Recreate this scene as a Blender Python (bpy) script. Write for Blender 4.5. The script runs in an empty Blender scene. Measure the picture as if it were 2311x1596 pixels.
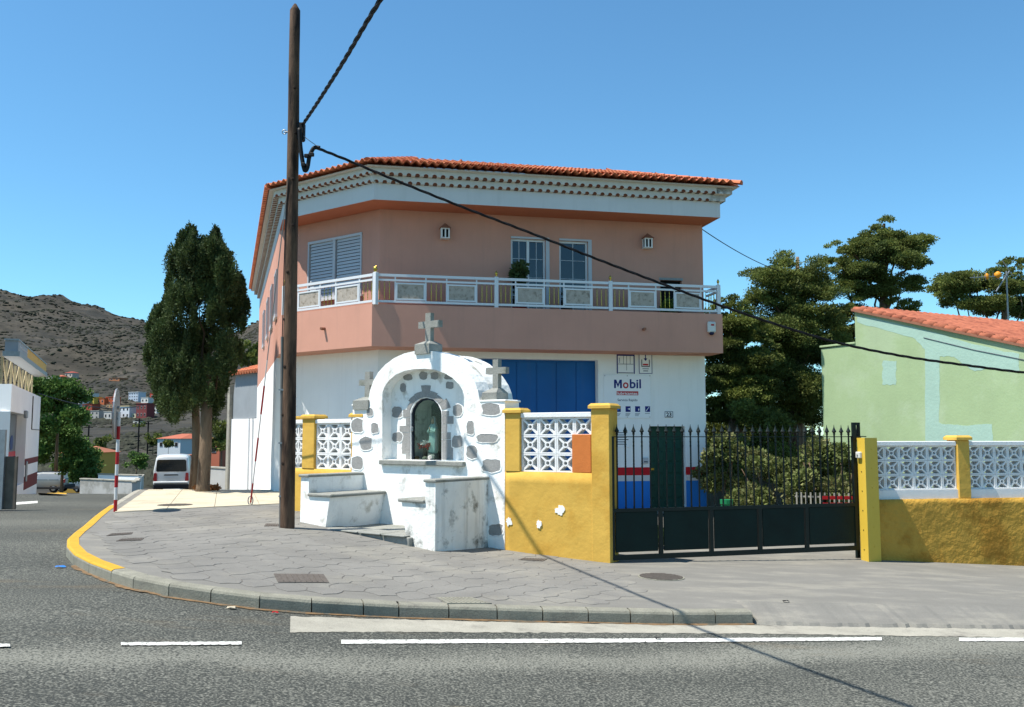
import bpy, bmesh, math, random
import numpy as np
from mathutils import Vector, Matrix, noise
from mathutils.geometry import tessellate_polygon

SC = bpy.context.scene
COL = SC.collection
random.seed(7)

# ------------------------------------------------------------------ camera, sky, sun, exposure
FPX = 2050.0                      # focal length in units of a 2311 px wide picture
PITCH = math.atan(187.0 / FPX)
CAMZ = 1.8
cam_d = bpy.data.cameras.new('camera')
cam_d.sensor_width = 36.0
cam_d.lens = 36.0 * FPX / 2311.0
cam_d.clip_end = 6000
cam = bpy.data.objects.new('camera', cam_d)
COL.objects.link(cam)
cam.location = (0, 0, CAMZ)
cam.rotation_euler = (math.pi / 2 + PITCH, 0, 0)
SC.camera = cam

SUN_EL = math.radians(62.5)
SUN_DIR = math.radians(18)        # direction the light travels, seen from above, from +x towards +y
w = bpy.data.worlds.new('World'); SC.world = w; w.use_nodes = True
wn = w.node_tree.nodes; wn.clear()
sky = wn.new('ShaderNodeTexSky'); sky.sky_type = 'NISHITA'; sky.sun_disc = False
sky.sun_elevation = SUN_EL
sky.sun_rotation = math.radians(270) - SUN_DIR
sky.altitude = 0; sky.air_density = 1.0; sky.dust_density = 0.1; sky.ozone_density = 8.0
bg = wn.new('ShaderNodeBackground'); bg.inputs[1].default_value = 0.105
wo = wn.new('ShaderNodeOutputWorld')
tint = wn.new('ShaderNodeMix'); tint.data_type = 'RGBA'; tint.blend_type = 'MULTIPLY'; tint.inputs[0].default_value = 1; tint.inputs[7].default_value = (.87, 1.19, 1.12, 1)   # even colour balance of the whole sky
w.node_tree.links.new(sky.outputs[0], tint.inputs[6]); w.node_tree.links.new(tint.outputs[2], bg.inputs[0]); w.node_tree.links.new(bg.outputs[0], wo.inputs[0])
sd = bpy.data.lights.new('sun', 'SUN'); sd.energy = 5.0; sd.angle = math.radians(0.53); sd.color = (1.0, 0.955, 0.88)
so = bpy.data.objects.new('sun', sd); COL.objects.link(so)
lv = Vector((math.cos(SUN_DIR) * math.cos(SUN_EL), math.sin(SUN_DIR) * math.cos(SUN_EL), -math.sin(SUN_EL)))
so.rotation_euler = lv.to_track_quat('-Z', 'Y').to_euler(); so.location = (-30, -10, 60)
SC.view_settings.view_transform = 'Standard'; SC.view_settings.look = 'None'
SC.view_settings.exposure = 0.68; SC.view_settings.gamma = 1.0; SC.view_settings.use_curve_mapping = False

# ------------------------------------------------------------------ geometry of the place
cp, sp = math.cos(PITCH), math.sin(PITCH)
def ray(px, py):
    u = (px - 1155.5) / FPX; v = -(py - 798.0) / FPX
    return Vector((u, cp - v * sp, v * cp + sp))
def P(px, py, Y):
    d = ray(px, py); return Vector((0, 0, CAMZ)) + d * (Y / d.y)
def pl(px, Y, py=985):
    q = P(px, py, Y); return Vector((q.x, q.y))
def lerp_tab(tab, x):
    if x <= tab[0][0]: return tab[0][1]
    for (a, va), (b, vb) in zip(tab, tab[1:]):
        if x <= b:
            t = (x - a) / (b - a); t = t * t * (3 - 2 * t) if False else t
            return va + (vb - va) * t
    return tab[-1][1]
G1 = [(-60, .48), (-14, .45), (-6, .43), (-3.6, .41), (-2.4, .30), (-1.1, .15), (0.2, .06), (1.44, .0), (3.4, -.055), (5.4, -.115), (6.8, -.2), (8.2, -.3), (12, -.5), (50, -1.6)]
def G(x, y):
    return lerp_tab(G1, x) - 0.062 * max(0.0, y - 23.5)
KERB = 0.13
def R(x, y): return G(x, y) - KERB
RIDGE = [(-2, 270), (-.9, 262), (-.564, 243), (-.52, 237), (-.476, 218), (-.42, 199), (-.395, 187), (-.33, 166), (-.305, 168), (-.28, 190), (-.2, 190), (-.1, 70), (0, -8), (1.5, -10)]
PROF = [(75, -2.9), (130, -5.2), (200, -4), (300, 3.0), (420, 12.0), (520, 19), (600, 27), (700, 43), (800, 66), (1000, 118), (1300, 195), (1500, 243), (1700, 215), (2600, 120), (5000, 80)]
def T(x, y):
    if y < 70: return G(x, y)
    az = x / y
    rv = lerp_tab(RIDGE, az); k = rv / 243.0
    b = lerp_tab(PROF, y)
    kk = min(1.0, max(0.0, (y - 420) / 900.0)); kf = 1 + (k - 1) * kk
    if az > -.22: kf *= max(0.0, min(1.0, (-.06 - az) / .16)) if b > 0 else 1
    z = b * kf if b > 0 else b
    if y > 330:
        a = min(1, (y - 330) / 500.0)
        q = Vector((x * .006, y * .006, 3.1))
        z += a * (noise.fractal(q, 1.0, 2.1, 5) * 13 * max(0, kf)) - a * abs(noise.noise(Vector((x * .011 + 5, y * .0045, .3)))) * 22 * max(0, kf)
        if y < 1600: z += a * 4 * kf
    return z
def on(px, py, f=G, off=0.0):
    """where the ray through a picture point meets the ground"""
    d = ray(px, py); o = Vector((0, 0, CAMZ)); t = 2.0; step = .25; last = None
    while t < 4000:
        q = o + d * t; h = q.z - f(q.x, q.y) - off
        if h < 0:
            lo, hi = t - step, t
            for _ in range(24):
                m = (lo + hi) / 2; q = o + d * m
                if q.z - f(q.x, q.y) - off < 0: hi = m
                else: lo = m
            return o + d * lo
        t += step; step = max(.25, t * .012)
    return o + d * 1200

# ------------------------------------------------------------------ helpers: materials
ALB = .72
def s(r, g, b):
    f = lambda c: ((c / 255 + .055) / 1.055) ** 2.4 if c > 10 else c / 255 / 12.92
    return (f(r) * ALB, f(g) * ALB, f(b) * ALB, 1)
MATS = {}
def mat(name, col, rough=.85, var=.1, scale=4.0, bump=0.0, bscale=40.0, spec=.25, metal=0.0, col2=None, c2scale=1.0, c2lo=.5, c2hi=.62, stretch=(1, 1, 1), trans=0.0, fine=0.0, coat=0.0, bdist=.02, streak=0.0):
    if name in MATS: return MATS[name]
    m = bpy.data.materials.new(name); m.use_nodes = True; MATS[name] = m
    nt = m.node_tree; n = nt.nodes; L = nt.links
    b = n['Principled BSDF']; b.inputs['Roughness'].default_value = rough; b.inputs['Metallic'].default_value = metal
    b.inputs['Specular IOR Level'].default_value = spec
    b.inputs['Coat Weight'].default_value = coat
    geo = n.new('ShaderNodeNewGeometry'); mp = n.new('ShaderNodeMapping'); mp.inputs['Scale'].default_value = stretch
    L.new(geo.outputs['Position'], mp.inputs['Vector'])
    def nz(sc, det=5.0, ro=.6):
        q = n.new('ShaderNodeTexNoise'); q.inputs['Scale'].default_value = sc; q.inputs['Detail'].default_value = det; q.inputs['Roughness'].default_value = ro
        L.new(mp.outputs[0], q.inputs['Vector']); return q
    def mul(src_col, fac_out, lo, hi):
        mr = n.new('ShaderNodeMapRange'); mr.inputs['From Min'].default_value = .3; mr.inputs['From Max'].default_value = .7
        mr.inputs['To Min'].default_value = lo; mr.inputs['To Max'].default_value = hi; L.new(fac_out, mr.inputs['Value'])
        mx = n.new('ShaderNodeMix'); mx.data_type = 'RGBA'; mx.blend_type = 'MULTIPLY'; mx.inputs[0].default_value = 1
        L.new(src_col, mx.inputs[6]); cc = n.new('ShaderNodeCombineColor')
        for i in range(3): L.new(mr.outputs[0], cc.inputs[i])
        L.new(cc.outputs[0], mx.inputs[7]); return mx.outputs[2]
    rgb = n.new('ShaderNodeRGB'); rgb.outputs[0].default_value = col; cur = rgb.outputs[0]
    if col2:
        q = nz(c2scale, 6, .65); mr = n.new('ShaderNodeMapRange'); mr.inputs['From Min'].default_value = c2lo; mr.inputs['From Max'].default_value = c2hi
        L.new(q.outputs[0], mr.inputs['Value'])
        mx = n.new('ShaderNodeMix'); mx.data_type = 'RGBA'; L.new(mr.outputs[0], mx.inputs[0]); L.new(cur, mx.inputs[6]); mx.inputs[7].default_value = col2; cur = mx.outputs[2]
    if var: cur = mul(cur, nz(scale).outputs[0], 1 - var, 1 + var)
    if streak:
        ms_ = n.new('ShaderNodeMapping'); ms_.inputs['Scale'].default_value = (3.2, 3.2, .22); L.new(geo.outputs['Position'], ms_.inputs['Vector'])
        q = n.new('ShaderNodeTexNoise'); q.inputs['Scale'].default_value = 1.6; q.inputs['Detail'].default_value = 6; q.inputs['Roughness'].default_value = .7; L.new(ms_.outputs[0], q.inputs['Vector'])
        mr = n.new('ShaderNodeMapRange'); mr.inputs['From Min'].default_value = .52; mr.inputs['From Max'].default_value = .75; mr.inputs['To Max'].default_value = streak; L.new(q.outputs[0], mr.inputs['Value'])
        mx = n.new('ShaderNodeMix'); mx.data_type = 'RGBA'; L.new(mr.outputs[0], mx.inputs[0]); L.new(cur, mx.inputs[6]); mx.inputs[7].default_value = (.12, .11, .095, 1); cur = mx.outputs[2]
    if fine: cur = mul(cur, nz(bscale * 1.3, 2).outputs[0], 1 - fine, 1 + fine)
    L.new(cur, b.inputs['Base Color'])
    if bump:
        q = nz(bscale, 4); bp = n.new('ShaderNodeBump'); bp.inputs['Strength'].default_value = bump; bp.inputs['Distance'].default_value = bdist
        L.new(q.outputs[0], bp.inputs['Height']); L.new(bp.outputs[0], b.inputs['Normal'])
    if trans:
        tr = n.new('ShaderNodeBsdfTranslucent'); L.new(cur, tr.inputs[0]); ms = n.new('ShaderNodeMixShader'); ms.inputs[0].default_value = trans
        out = [q for q in n if q.type == 'OUTPUT_MATERIAL'][0]
        L.new(b.outputs[0], ms.inputs[1]); L.new(tr.outputs[0], ms.inputs[2]); L.new(ms.outputs[0], out.inputs[0])
    return m
def glass(name, tint=(.75, .85, .88, 1), alpha=.35, rough=.03):
    if name in MATS: return MATS[name]
    m = bpy.data.materials.new(name); m.use_nodes = True; MATS[name] = m
    nt = m.node_tree; n = nt.nodes; L = nt.links; n.clear()
    gl = n.new('ShaderNodeBsdfGlossy'); gl.inputs['Roughness'].default_value = rough
    tr = n.new('ShaderNodeBsdfTransparent'); tr.inputs[0].default_value = tint
    fr = n.new('ShaderNodeLayerWeight'); fr.inputs[0].default_value = .5
    pw = n.new('ShaderNodeMath'); pw.operation = 'POWER'; pw.inputs[1].default_value = 4; L.new(fr.outputs['Facing'], pw.inputs[0])
    mr = n.new('ShaderNodeMapRange'); mr.inputs['To Min'].default_value = alpha * .25; mr.inputs['To Max'].default_value = .9; L.new(pw.outputs[0], mr.inputs[0])
    ms = n.new('ShaderNodeMixShader'); L.new(mr.outputs[0], ms.inputs[0]); L.new(tr.outputs[0], ms.inputs[1]); L.new(gl.outputs[0], ms.inputs[2])
    o = n.new('ShaderNodeOutputMaterial'); L.new(ms.outputs[0], o.inputs[0]); return m

# ------------------------------------------------------------------ helpers: objects
def tag(o, label=None, cat=None, group=None, kind=None):
    if label: o['label'] = label
    if cat: o['category'] = cat
    if group: o['group'] = group
    if kind: o['kind'] = kind
    return o
def thing(name, loc, label, cat, group=None):
    o = bpy.data.objects.new(name, None); COL.objects.link(o); o.location = loc; o.empty_display_size = .2
    return tag(o, label, cat, group)
def adopt(o, parent):
    if parent is not None:
        o.parent = parent
        o.matrix_parent_inverse = Matrix.Translation(-Vector(parent.location)) if parent.type == 'EMPTY' else Matrix()
def link(name, me, parent=None, M=None):
    o = bpy.data.objects.new(name, me); COL.objects.link(o)
    if M is not None: o.matrix_basis = M
    adopt(o, parent); return o
class Fr:
    """a local frame: x along a line seen from the street, y into the wall, z up"""
    def __init__(f, p0, p1, z=0.0):
        p0 = Vector((p0[0], p0[1])); p1 = Vector((p1[0], p1[1])); f.p0 = p0; f.u = (p1 - p0).normalized(); f.len = (p1 - p0).length
        f.n = Vector((-f.u.y, f.u.x)); f.z = z
        f.M = Matrix(((f.u.x, f.n.x, 0, p0.x), (f.u.y, f.n.y, 0, p0.y), (0, 0, 1, z), (0, 0, 0, 1)))
    def hit(f, px, py, off=0.0):
        d = ray(px, py); dn = d.x * f.n.x + d.y * f.n.y
        t = ((f.p0.x * f.n.x + f.p0.y * f.n.y) + off) / dn; q = d * t
        return (q.x - f.p0.x) * f.u.x + (q.y - f.p0.y) * f.u.y, q.z + CAMZ - f.z
    def w(f, x, y, z): return f.M @ Vector((x, y, z))
ID = Matrix()
class B:
    """collects shapes and links them as one mesh object"""
    def __init__(b, M=ID): b.v = []; b.f = []; b.mi = []; b.M = M; b.cur = 0
    def add(b, vs, fs, mi=None):
        o = len(b.v); b.v += [b.M @ Vector(q) for q in vs]; b.f += [tuple(i + o for i in f) for f in fs]; b.mi += [b.cur if mi is None else mi] * len(fs); return b
    def box(b, x0, x1, y0, y1, z0, z1, mi=None):
        return b.add([(x0, y0, z0), (x1, y0, z0), (x1, y1, z0), (x0, y1, z0), (x0, y0, z1), (x1, y0, z1), (x1, y1, z1), (x0, y1, z1)],
                     [(0, 3, 2, 1), (4, 5, 6, 7), (0, 1, 5, 4), (1, 2, 6, 5), (2, 3, 7, 6), (3, 0, 4, 7)], mi)
    def bbox(b, x0, x1, y0, y1, z0, z1, c, mi=None):
        """box with chamfered edges"""
        vs = []
        for (sx, sy, sz) in [(a, e, g) for g in (0, 1) for e in (0, 1) for a in (0, 1)]:
            X = x1 if sx else x0; Y = y1 if sy else y0; Z = z1 if sz else z0
            ix = -c if sx else c; iy = -c if sy else c; iz = -c if sz else c
            vs += [(X, Y + iy, Z + iz), (X + ix, Y, Z + iz), (X + ix, Y + iy, Z)]
        bm = bmesh.new(); [bm.verts.new(q) for q in vs]; r = bmesh.ops.convex_hull(bm, input=bm.verts[:]); bmesh.ops.dissolve_limit(bm, angle_limit=.01, verts=bm.verts[:], edges=bm.edges[:])
        bm.verts.index_update(); b.add([q.co[:] for q in bm.verts], [tuple(k.index for k in f.verts) for f in bm.faces], mi); bm.free(); return b
    def prism(b, pts, y0, y1, holes=(), mi=None, side=None):
        """polygon in the x-z plane pushed along y, with holes"""
        loops = [list(pts)] + [list(h) for h in holes]; flat = [q for l in loops for q in l]; n = len(flat)
        tri = tessellate_polygon([[Vector((q[0], q[1], 0)) for q in l] for l in loops])
        vs = [(q[0], y0, q[1]) for q in flat] + [(q[0], y1, q[1]) for q in flat]; fs = []
        for t in tri:
            a, c, d = [Vector(flat[i]) for i in t]
            if (c - a).cross(d - a) < 0: t = t[::-1]
            fs.append(tuple(t)); fs.append(tuple(i + n for i in reversed(t)))
        b.add(vs, fs, mi); o = 0
        for l in loops:
            k = len(l); area = sum(l[i][0] * l[(i + 1) % k][1] - l[(i + 1) % k][0] * l[i][1] for i in range(k))
            hole = l is not loops[0]; fl = (area > 0) != hole; sf = []
            for i in range(k):
                j = (i + 1) % k; q = (o + i, o + i + n, o + j + n, o + j); sf.append(q if fl else q[::-1])
            b.add(vs, [], mi); base = len(b.v) - len(vs)
            b.f += [tuple(i + base for i in q) for q in sf]; b.mi += [b.cur if side is None and mi is None else (side if side is not None else mi)] * len(sf)
            o += k
        return b
    def slab(b, pts, z0, z1, mi=None):
        """polygon seen from above (x, y), from z0 to z1"""
        n = len(pts); ar = sum(pts[i][0] * pts[(i + 1) % n][1] - pts[(i + 1) % n][0] * pts[i][1] for i in range(n))
        p = list(pts) if ar > 0 else list(pts)[::-1]
        f0 = z0 if callable(z0) else (lambda x, y: z0); f1 = z1 if callable(z1) else (lambda x, y: z1)
        vs = [(q[0], q[1], f0(q[0], q[1])) for q in p] + [(q[0], q[1], f1(q[0], q[1])) for q in p]
        return b.add(vs, [tuple(range(n))[::-1], tuple(range(n, 2 * n))] + [(i, (i + 1) % n, (i + 1) % n + n, i + n) for i in range(n)], mi)
    def tube(b, pts, r, seg=8, mi=None, caps=True, ang0=0.0):
        pts = [Vector(q) for q in pts]; rs = r if isinstance(r, (list, tuple)) else [r] * len(pts); vs = []; fs = []
        up = None
        for i, q in enumerate(pts):
            d = (pts[min(i + 1, len(pts) - 1)] - pts[max(i - 1, 0)]).normalized()
            if up is None:
                up = Vector((0, 0, 1)) if abs(d.z) < .9 else Vector((1, 0, 0))
            sx = d.cross(up).normalized(); up = sx.cross(d).normalized()
            for k in range(seg):
                a = ang0 + 2 * math.pi * k / seg; vs.append(q + (sx * math.cos(a) + up * math.sin(a)) * rs[i])
        for i in range(len(pts) - 1):
            for k in range(seg):
                k2 = (k + 1) % seg; fs.append((i * seg + k, i * seg + k2, (i + 1) * seg + k2, (i + 1) * seg + k))
        if caps: fs.append(tuple(range(seg))[::-1]); fs.append(tuple(range((len(pts) - 1) * seg, len(pts) * seg)))
        return b.add(vs, fs, mi)
    def lathe(b, prof, c=(0, 0, 0), seg=12, mi=None):
        vs = []; fs = []
        for (r, z) in prof:
            for k in range(seg):
                a = 2 * math.pi * k / seg; vs.append((c[0] + r * math.cos(a), c[1] + r * math.sin(a), c[2] + z))
        for i in range(len(prof) - 1):
            for k in range(seg):
                k2 = (k + 1) % seg; fs.append((i * seg + k, i * seg + k2, (i + 1) * seg + k2, (i + 1) * seg + k))
        fs.append(tuple(range(seg))[::-1]); fs.append(tuple(range((len(prof) - 1) * seg, len(prof) * seg)))
        return b.add(vs, fs, mi)
    def mesh(b, name, mats, smooth=False):
        me = bpy.data.meshes.new(name); me.from_pydata([tuple(q) for q in b.v], [], b.f)
        for m in (mats if isinstance(mats, (list, tuple)) else [mats]): me.materials.append(m)
        if len(me.materials) > 1: me.polygons.foreach_set('material_index', b.mi)
        if smooth: me.polygons.foreach_set('use_smooth', [True] * len(me.polygons))
        me.validate(); me.update(); return me
    def obj(b, name, mats, parent=None, smooth=False):
        return link(name, b.mesh(name, mats, smooth), parent)
def struct(o, label=None): return tag(o, label, kind='structure')
def isect(p, d, q, e):
    """meeting point of two lines in plan"""
    den = d.x * e.y - d.y * e.x; t = ((q.x - p.x) * e.y - (q.y - p.y) * e.x) / den; return p + d * t
def rgon(cx, cz, w_, h_, seed, n=10, pw=3.2, jit=.07):
    """rounded uneven stone outline"""
    rnd = random.Random(seed); out = []
    for k in range(n):
        a = 2 * math.pi * k / n + .2; c, q = math.cos(a), math.sin(a)
        r = (abs(c) ** pw + abs(q) ** pw) ** (-1 / pw) * (1 + rnd.uniform(-jit, jit)); out.append((cx + w_ / 2 * r * c, cz + h_ / 2 * r * q))
    return out

# ------------------------------------------------------------------ materials
m_asph = mat('asphalt', s(104, 104, 100), .95, .10, 1.6, .55, 95, col2=s(124, 122, 114), c2scale=.7, c2lo=.42, c2hi=.68, fine=.5, bdist=.012, stretch=(.6, 1.3, 1))
def asphalt_nodes(m):
    """coarse worn asphalt: dark binder, pale aggregate, more of it in the polished wheel track beside the edge line"""
    nt = m.node_tree; n = nt.nodes; L = nt.links; b = n['Principled BSDF']
    a_, c_ = on(400, 1454, R), on(1900, 1444, R); d_ = Vector((c_.x - a_.x, c_.y - a_.y)).normalized(); nn_ = Vector((-d_.y, d_.x))
    geo = n.new('ShaderNodeNewGeometry')
    def math_(op, x, y=None, z=None):
        q = n.new('ShaderNodeMath'); q.operation = op
        for i, e in enumerate((x, y, z)):
            if e is None: continue
            if isinstance(e, (int, float)): q.inputs[i].default_value = e
            else: L.new(e, q.inputs[i])
        return q.outputs[0]
    dt = n.new('ShaderNodeVectorMath'); dt.operation = 'DOT_PRODUCT'; L.new(geo.outputs['Position'], dt.inputs[0]); dt.inputs[1].default_value = (nn_.x, nn_.y, 0)
    v = math_('SUBTRACT', dt.outputs['Value'], nn_.x * a_.x + nn_.y * a_.y)      # metres beyond the edge line, negative towards the camera
    def nz(sc, det=3, ro=.6, st=None):
        q = n.new('ShaderNodeTexNoise'); q.inputs['Scale'].default_value = sc; q.inputs['Detail'].default_value = det; q.inputs['Roughness'].default_value = ro
        if st:
            mp = n.new('ShaderNodeMapping'); mp.inputs['Scale'].default_value = st; mp.inputs['Rotation'].default_value = (0, 0, -math.atan2(d_.y, d_.x)); L.new(geo.outputs['Position'], mp.inputs['Vector']); L.new(mp.outputs[0], q.inputs['Vector'])
        else: L.new(geo.outputs['Position'], q.inputs['Vector'])
        return q.outputs[0]
    wob = math_('MULTIPLY', math_('SUBTRACT', nz(.7, 3), .5), .7)
    vv = math_('ADD', math_('ADD', v, .42), wob); band = math_('POWER', 2.718, math_('MULTIPLY', math_('MULTIPLY', vv, vv), -9.0))
    big = nz(.35, 4, .6, (.25, 1, 1)); wear = math_('ADD', math_('MULTIPLY', band, .16), math_('MULTIPLY', math_('SUBTRACT', big, .5), .35))
    grain = nz(52, 2, .5); gr = n.new('ShaderNodeMapRange'); L.new(math_('ADD', grain, wear), gr.inputs['Value']); gr.inputs['From Min'].default_value = .44; gr.inputs['From Max'].default_value = .70
    mx = n.new('ShaderNodeMix'); mx.data_type = 'RGBA'; L.new(gr.outputs[0], mx.inputs[0]); mx.inputs[6].default_value = s(70, 72, 67); mx.inputs[7].default_value = s(146, 145, 133)
    pit = nz(70, 1, .5); pr = n.new('ShaderNodeMapRange'); L.new(pit, pr.inputs['Value']); pr.inputs['From Min'].default_value = .30; pr.inputs['From Max'].default_value = .42; pr.inputs['To Min'].default_value = .35
    m2 = n.new('ShaderNodeMix'); m2.data_type = 'RGBA'; m2.blend_type = 'MULTIPLY'; m2.inputs[0].default_value = 1; L.new(mx.outputs[2], m2.inputs[6]); L.new(pr.outputs[0], m2.inputs[7])
    # oil and tan dirt
    st = nz(1.1, 5, .65, (.4, 1.4, 1)); sr = n.new('ShaderNodeMapRange'); L.new(st, sr.inputs['Value']); sr.inputs['From Min'].default_value = .58; sr.inputs['From Max'].default_value = .72; sr.inputs['To Max'].default_value = .35
    m3 = n.new('ShaderNodeMix'); m3.data_type = 'RGBA'; L.new(sr.outputs[0], m3.inputs[0]); L.new(m2.outputs[2], m3.inputs[6]); m3.inputs[7].default_value = s(128, 112, 88)
    L.new(m3.outputs[2], b.inputs['Base Color'])
asphalt_nodes(m_asph)
m_pave = mat('driveway_concrete', s(136, 133, 125), .92, .09, 2.2, .25, 70, col2=s(148, 144, 133), c2scale=1.1, fine=.12, stretch=(.7, 1.6, 1), bdist=.01)
m_stamp = mat('stamped_concrete', s(137, 134, 127), .9, .16, .9, .3, 60, col2=s(149, 145, 135), c2scale=.8, fine=.12, bdist=.01)
m_stampb = mat('stamped_joint', s(114, 110, 104), .95, .2, 3)
m_kerb = mat('kerb_concrete', s(150, 147, 132), .92, .16, 5, .35, 60, col2=s(120, 116, 108), c2scale=3, c2lo=.55, c2hi=.75, fine=.15)
m_gut = mat('gutter_concrete', s(178, 173, 158), .92, .12, 3, .3, 60, col2=s(140, 135, 125), c2scale=2.5, c2lo=.55, c2hi=.72, fine=.15)
m_yel = mat('yellow_road_paint', s(214, 166, 50), .8, .10, 8, .2, 60, col2=s(190, 150, 60), c2scale=5, c2lo=.6, c2hi=.75)
m_wline = mat('white_road_paint', s(232, 231, 222), .85, .1, 9, .3, 90, col2=s(110, 109, 102), c2scale=34, c2lo=.55, c2hi=.62, fine=.1)
m_cream = mat('cream_paving', s(215, 203, 176), .9, .07, 1.5, .15, 60, col2=s(198, 184, 158), c2scale=.9)
m_terr = mat('dry_scrub_soil', s(76, 70, 59), .95, .35, .06, .6, .12, col2=s(50, 48, 40), c2scale=.02, c2lo=.4, c2hi=.6, bdist=3.0)
m_iron = mat('cast_iron', s(108, 100, 92), .8, .25, 20, .4, 80)
m_dust = mat('dusty_asphalt', s(150, 147, 138), .95, .15, 3, .5, 95, fine=.5, bdist=.012)
m_white = mat('white_stucco', (.82, .815, .795, 1), .9, .03, 1.2, .35, 120, bdist=.006, streak=.10)
m_lime = mat('limewash', (.85, .84, .80, 1), .9, .04, 3, .5, 9, col2=s(170, 160, 138), c2scale=2.6, c2lo=.56, c2hi=.76, bdist=.03, streak=.2)
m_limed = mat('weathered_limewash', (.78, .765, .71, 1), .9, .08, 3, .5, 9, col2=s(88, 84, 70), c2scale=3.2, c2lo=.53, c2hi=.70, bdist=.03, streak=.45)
m_pink = mat('salmon_stucco', s(222, 164, 142), .92, .07, .7, .4, 110, bdist=.006, streak=.12)
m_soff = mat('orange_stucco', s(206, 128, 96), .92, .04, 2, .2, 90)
m_fasc = mat('pale_fascia', s(228, 229, 228), .85, .03, 1.2, .1, 90, streak=.12)
m_mort = mat('white_mortar', s(222, 220, 212), .9, .06, 6, .3, 60)
m_terra = mat('terracotta', s(212, 126, 88), .85, .16, 5, .25, 60, col2=s(186, 100, 70), c2scale=2.5)
m_terra2 = mat('terracotta_dark', s(158, 108, 86), .9, .15, 6, .2, 60)
m_ochre = mat('ochre_wall', s(232, 186, 86), .88, .07, 1.6, .3, 7, col2=s(220, 170, 72), c2scale=1.1, bdist=.03, fine=0)
m_ochre2 = mat('ochre_render', s(212, 164, 70), .9, .1, 1.4, .7, 6, col2=s(184, 134, 50), c2scale=1.3, bdist=.07)
m_yellow = mat('yellow_steel', s(236, 198, 72), .55, .03, 4, .1, 60, spec=.4)
m_latt = mat('white_concrete_block', (.74, .73, .71, 1), .9, .05, 9, .3, 70)
m_dgreen = mat('dark_green_paint', s(8, 26, 22), .5, .1, 8, .1, 60, spec=.3)
m_dsheet = mat('dark_green_sheet', s(10, 36, 32), .6, .25, 3, .1, 40, spec=.2)
m_door = mat('green_door_paint', s(34, 80, 66), .5, .06, 5)
m_blue = mat('blue_garage_paint', s(24, 102, 172), .5, .1, 1.2, .05, 40, streak=.15)
m_bband = mat('blue_band_paint', s(48, 138, 232), .8, .03, 3, .2, 90)
m_rband = mat('red_band_paint', s(216, 36, 46), .8, .03, 3, .2, 90)
m_alu = mat('white_aluminium', s(236, 238, 240), .4, .01, 3, spec=.5)
m_shut = mat('shutter_grey', s(206, 208, 212), .5, .02, 3, spec=.4)
m_dark = mat('dark_interior', s(22, 22, 24), .9, .1, 5)
m_gold = mat('brass', s(222, 186, 84), .25, .05, 20, metal=1.0)
m_marb = mat('mottled_stone', s(190, 178, 164), .5, .15, 9, col2=s(150, 138, 122), c2scale=12, c2lo=.52, c2hi=.64)
m_basalt = mat('grey_basalt', s(166, 164, 160), .9, .12, 12, .4, 70, fine=.15)
m_cstone = mat('cross_stone', s(160, 160, 152), .9, .12, 10, .5, 60, fine=.15, col2=s(122, 126, 112), c2scale=5, c2lo=.55, c2hi=.7)
m_wood = mat('creosoted_pole', s(108, 84, 66), .9, .3, 3, .5, 18, col2=s(44, 32, 26), c2scale=2.2, c2lo=.42, c2hi=.62, stretch=(3, 3, .5), bdist=.02)
m_black = mat('black_cable', s(16, 16, 18), .6, .1, 8)
m_galv = mat('galvanised', s(160, 164, 166), .5, .1, 12, metal=.6)
m_pvc = mat('grey_pipe', s(120, 116, 110), .6, .1, 8)
m_redp = mat('red_paint', s(188, 36, 42), .5, .06, 6)
m_whtp = mat('white_paint', s(232, 232, 230), .5, .04, 6)
m_pgreen = mat('sage_green_render', s(174, 196, 150), .92, .06, 1.2, .25, 16, bdist=.015, col2=s(182, 202, 162), c2scale=.8, streak=.08)
m_paqua = mat('aqua_undercoat', s(176, 208, 192), .92, .05, 2, .4, 16, bdist=.015)
m_gwin = glass('window_glass', (.30, .38, .42, 1), .3)
m_gcase = glass('case_glass', (.84, .9, .88, 1), .06)
m_curt = mat('blue_curtain', s(86, 120, 138), .9, .15, 3, stretch=(14, 14, .3))
m_bark = mat('cypress_bark', s(142, 120, 98), .95, .3, 6, .8, 16, stretch=(2, 2, .35), col2=s(96, 74, 58), c2scale=3, bdist=.04)
m_leafc = mat('cypress_leaf', s(76, 92, 50), .75, .45, 1.6, trans=.22)
m_leafd = mat('cedar_leaf', s(118, 128, 62), .75, .45, .9, trans=.34, col2=s(82, 98, 50), c2scale=.7)
m_leafb = mat('bush_leaf', s(112, 122, 66), .75, .4, 2.5, trans=.2, col2=s(140, 136, 92), c2scale=2)
m_leafg = mat('bright_leaf', s(92, 122, 56), .75, .45, .5, trans=.2)
m_scrub = mat('hill_scrub', s(56, 57, 44), .95, .5, .05)
m_plast = mat('white_plastic', s(232, 230, 222), .45, .02, 5)
m_orange = mat('orange_board', s(222, 128, 62), .8, .08, 5, .2, 50)

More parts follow.
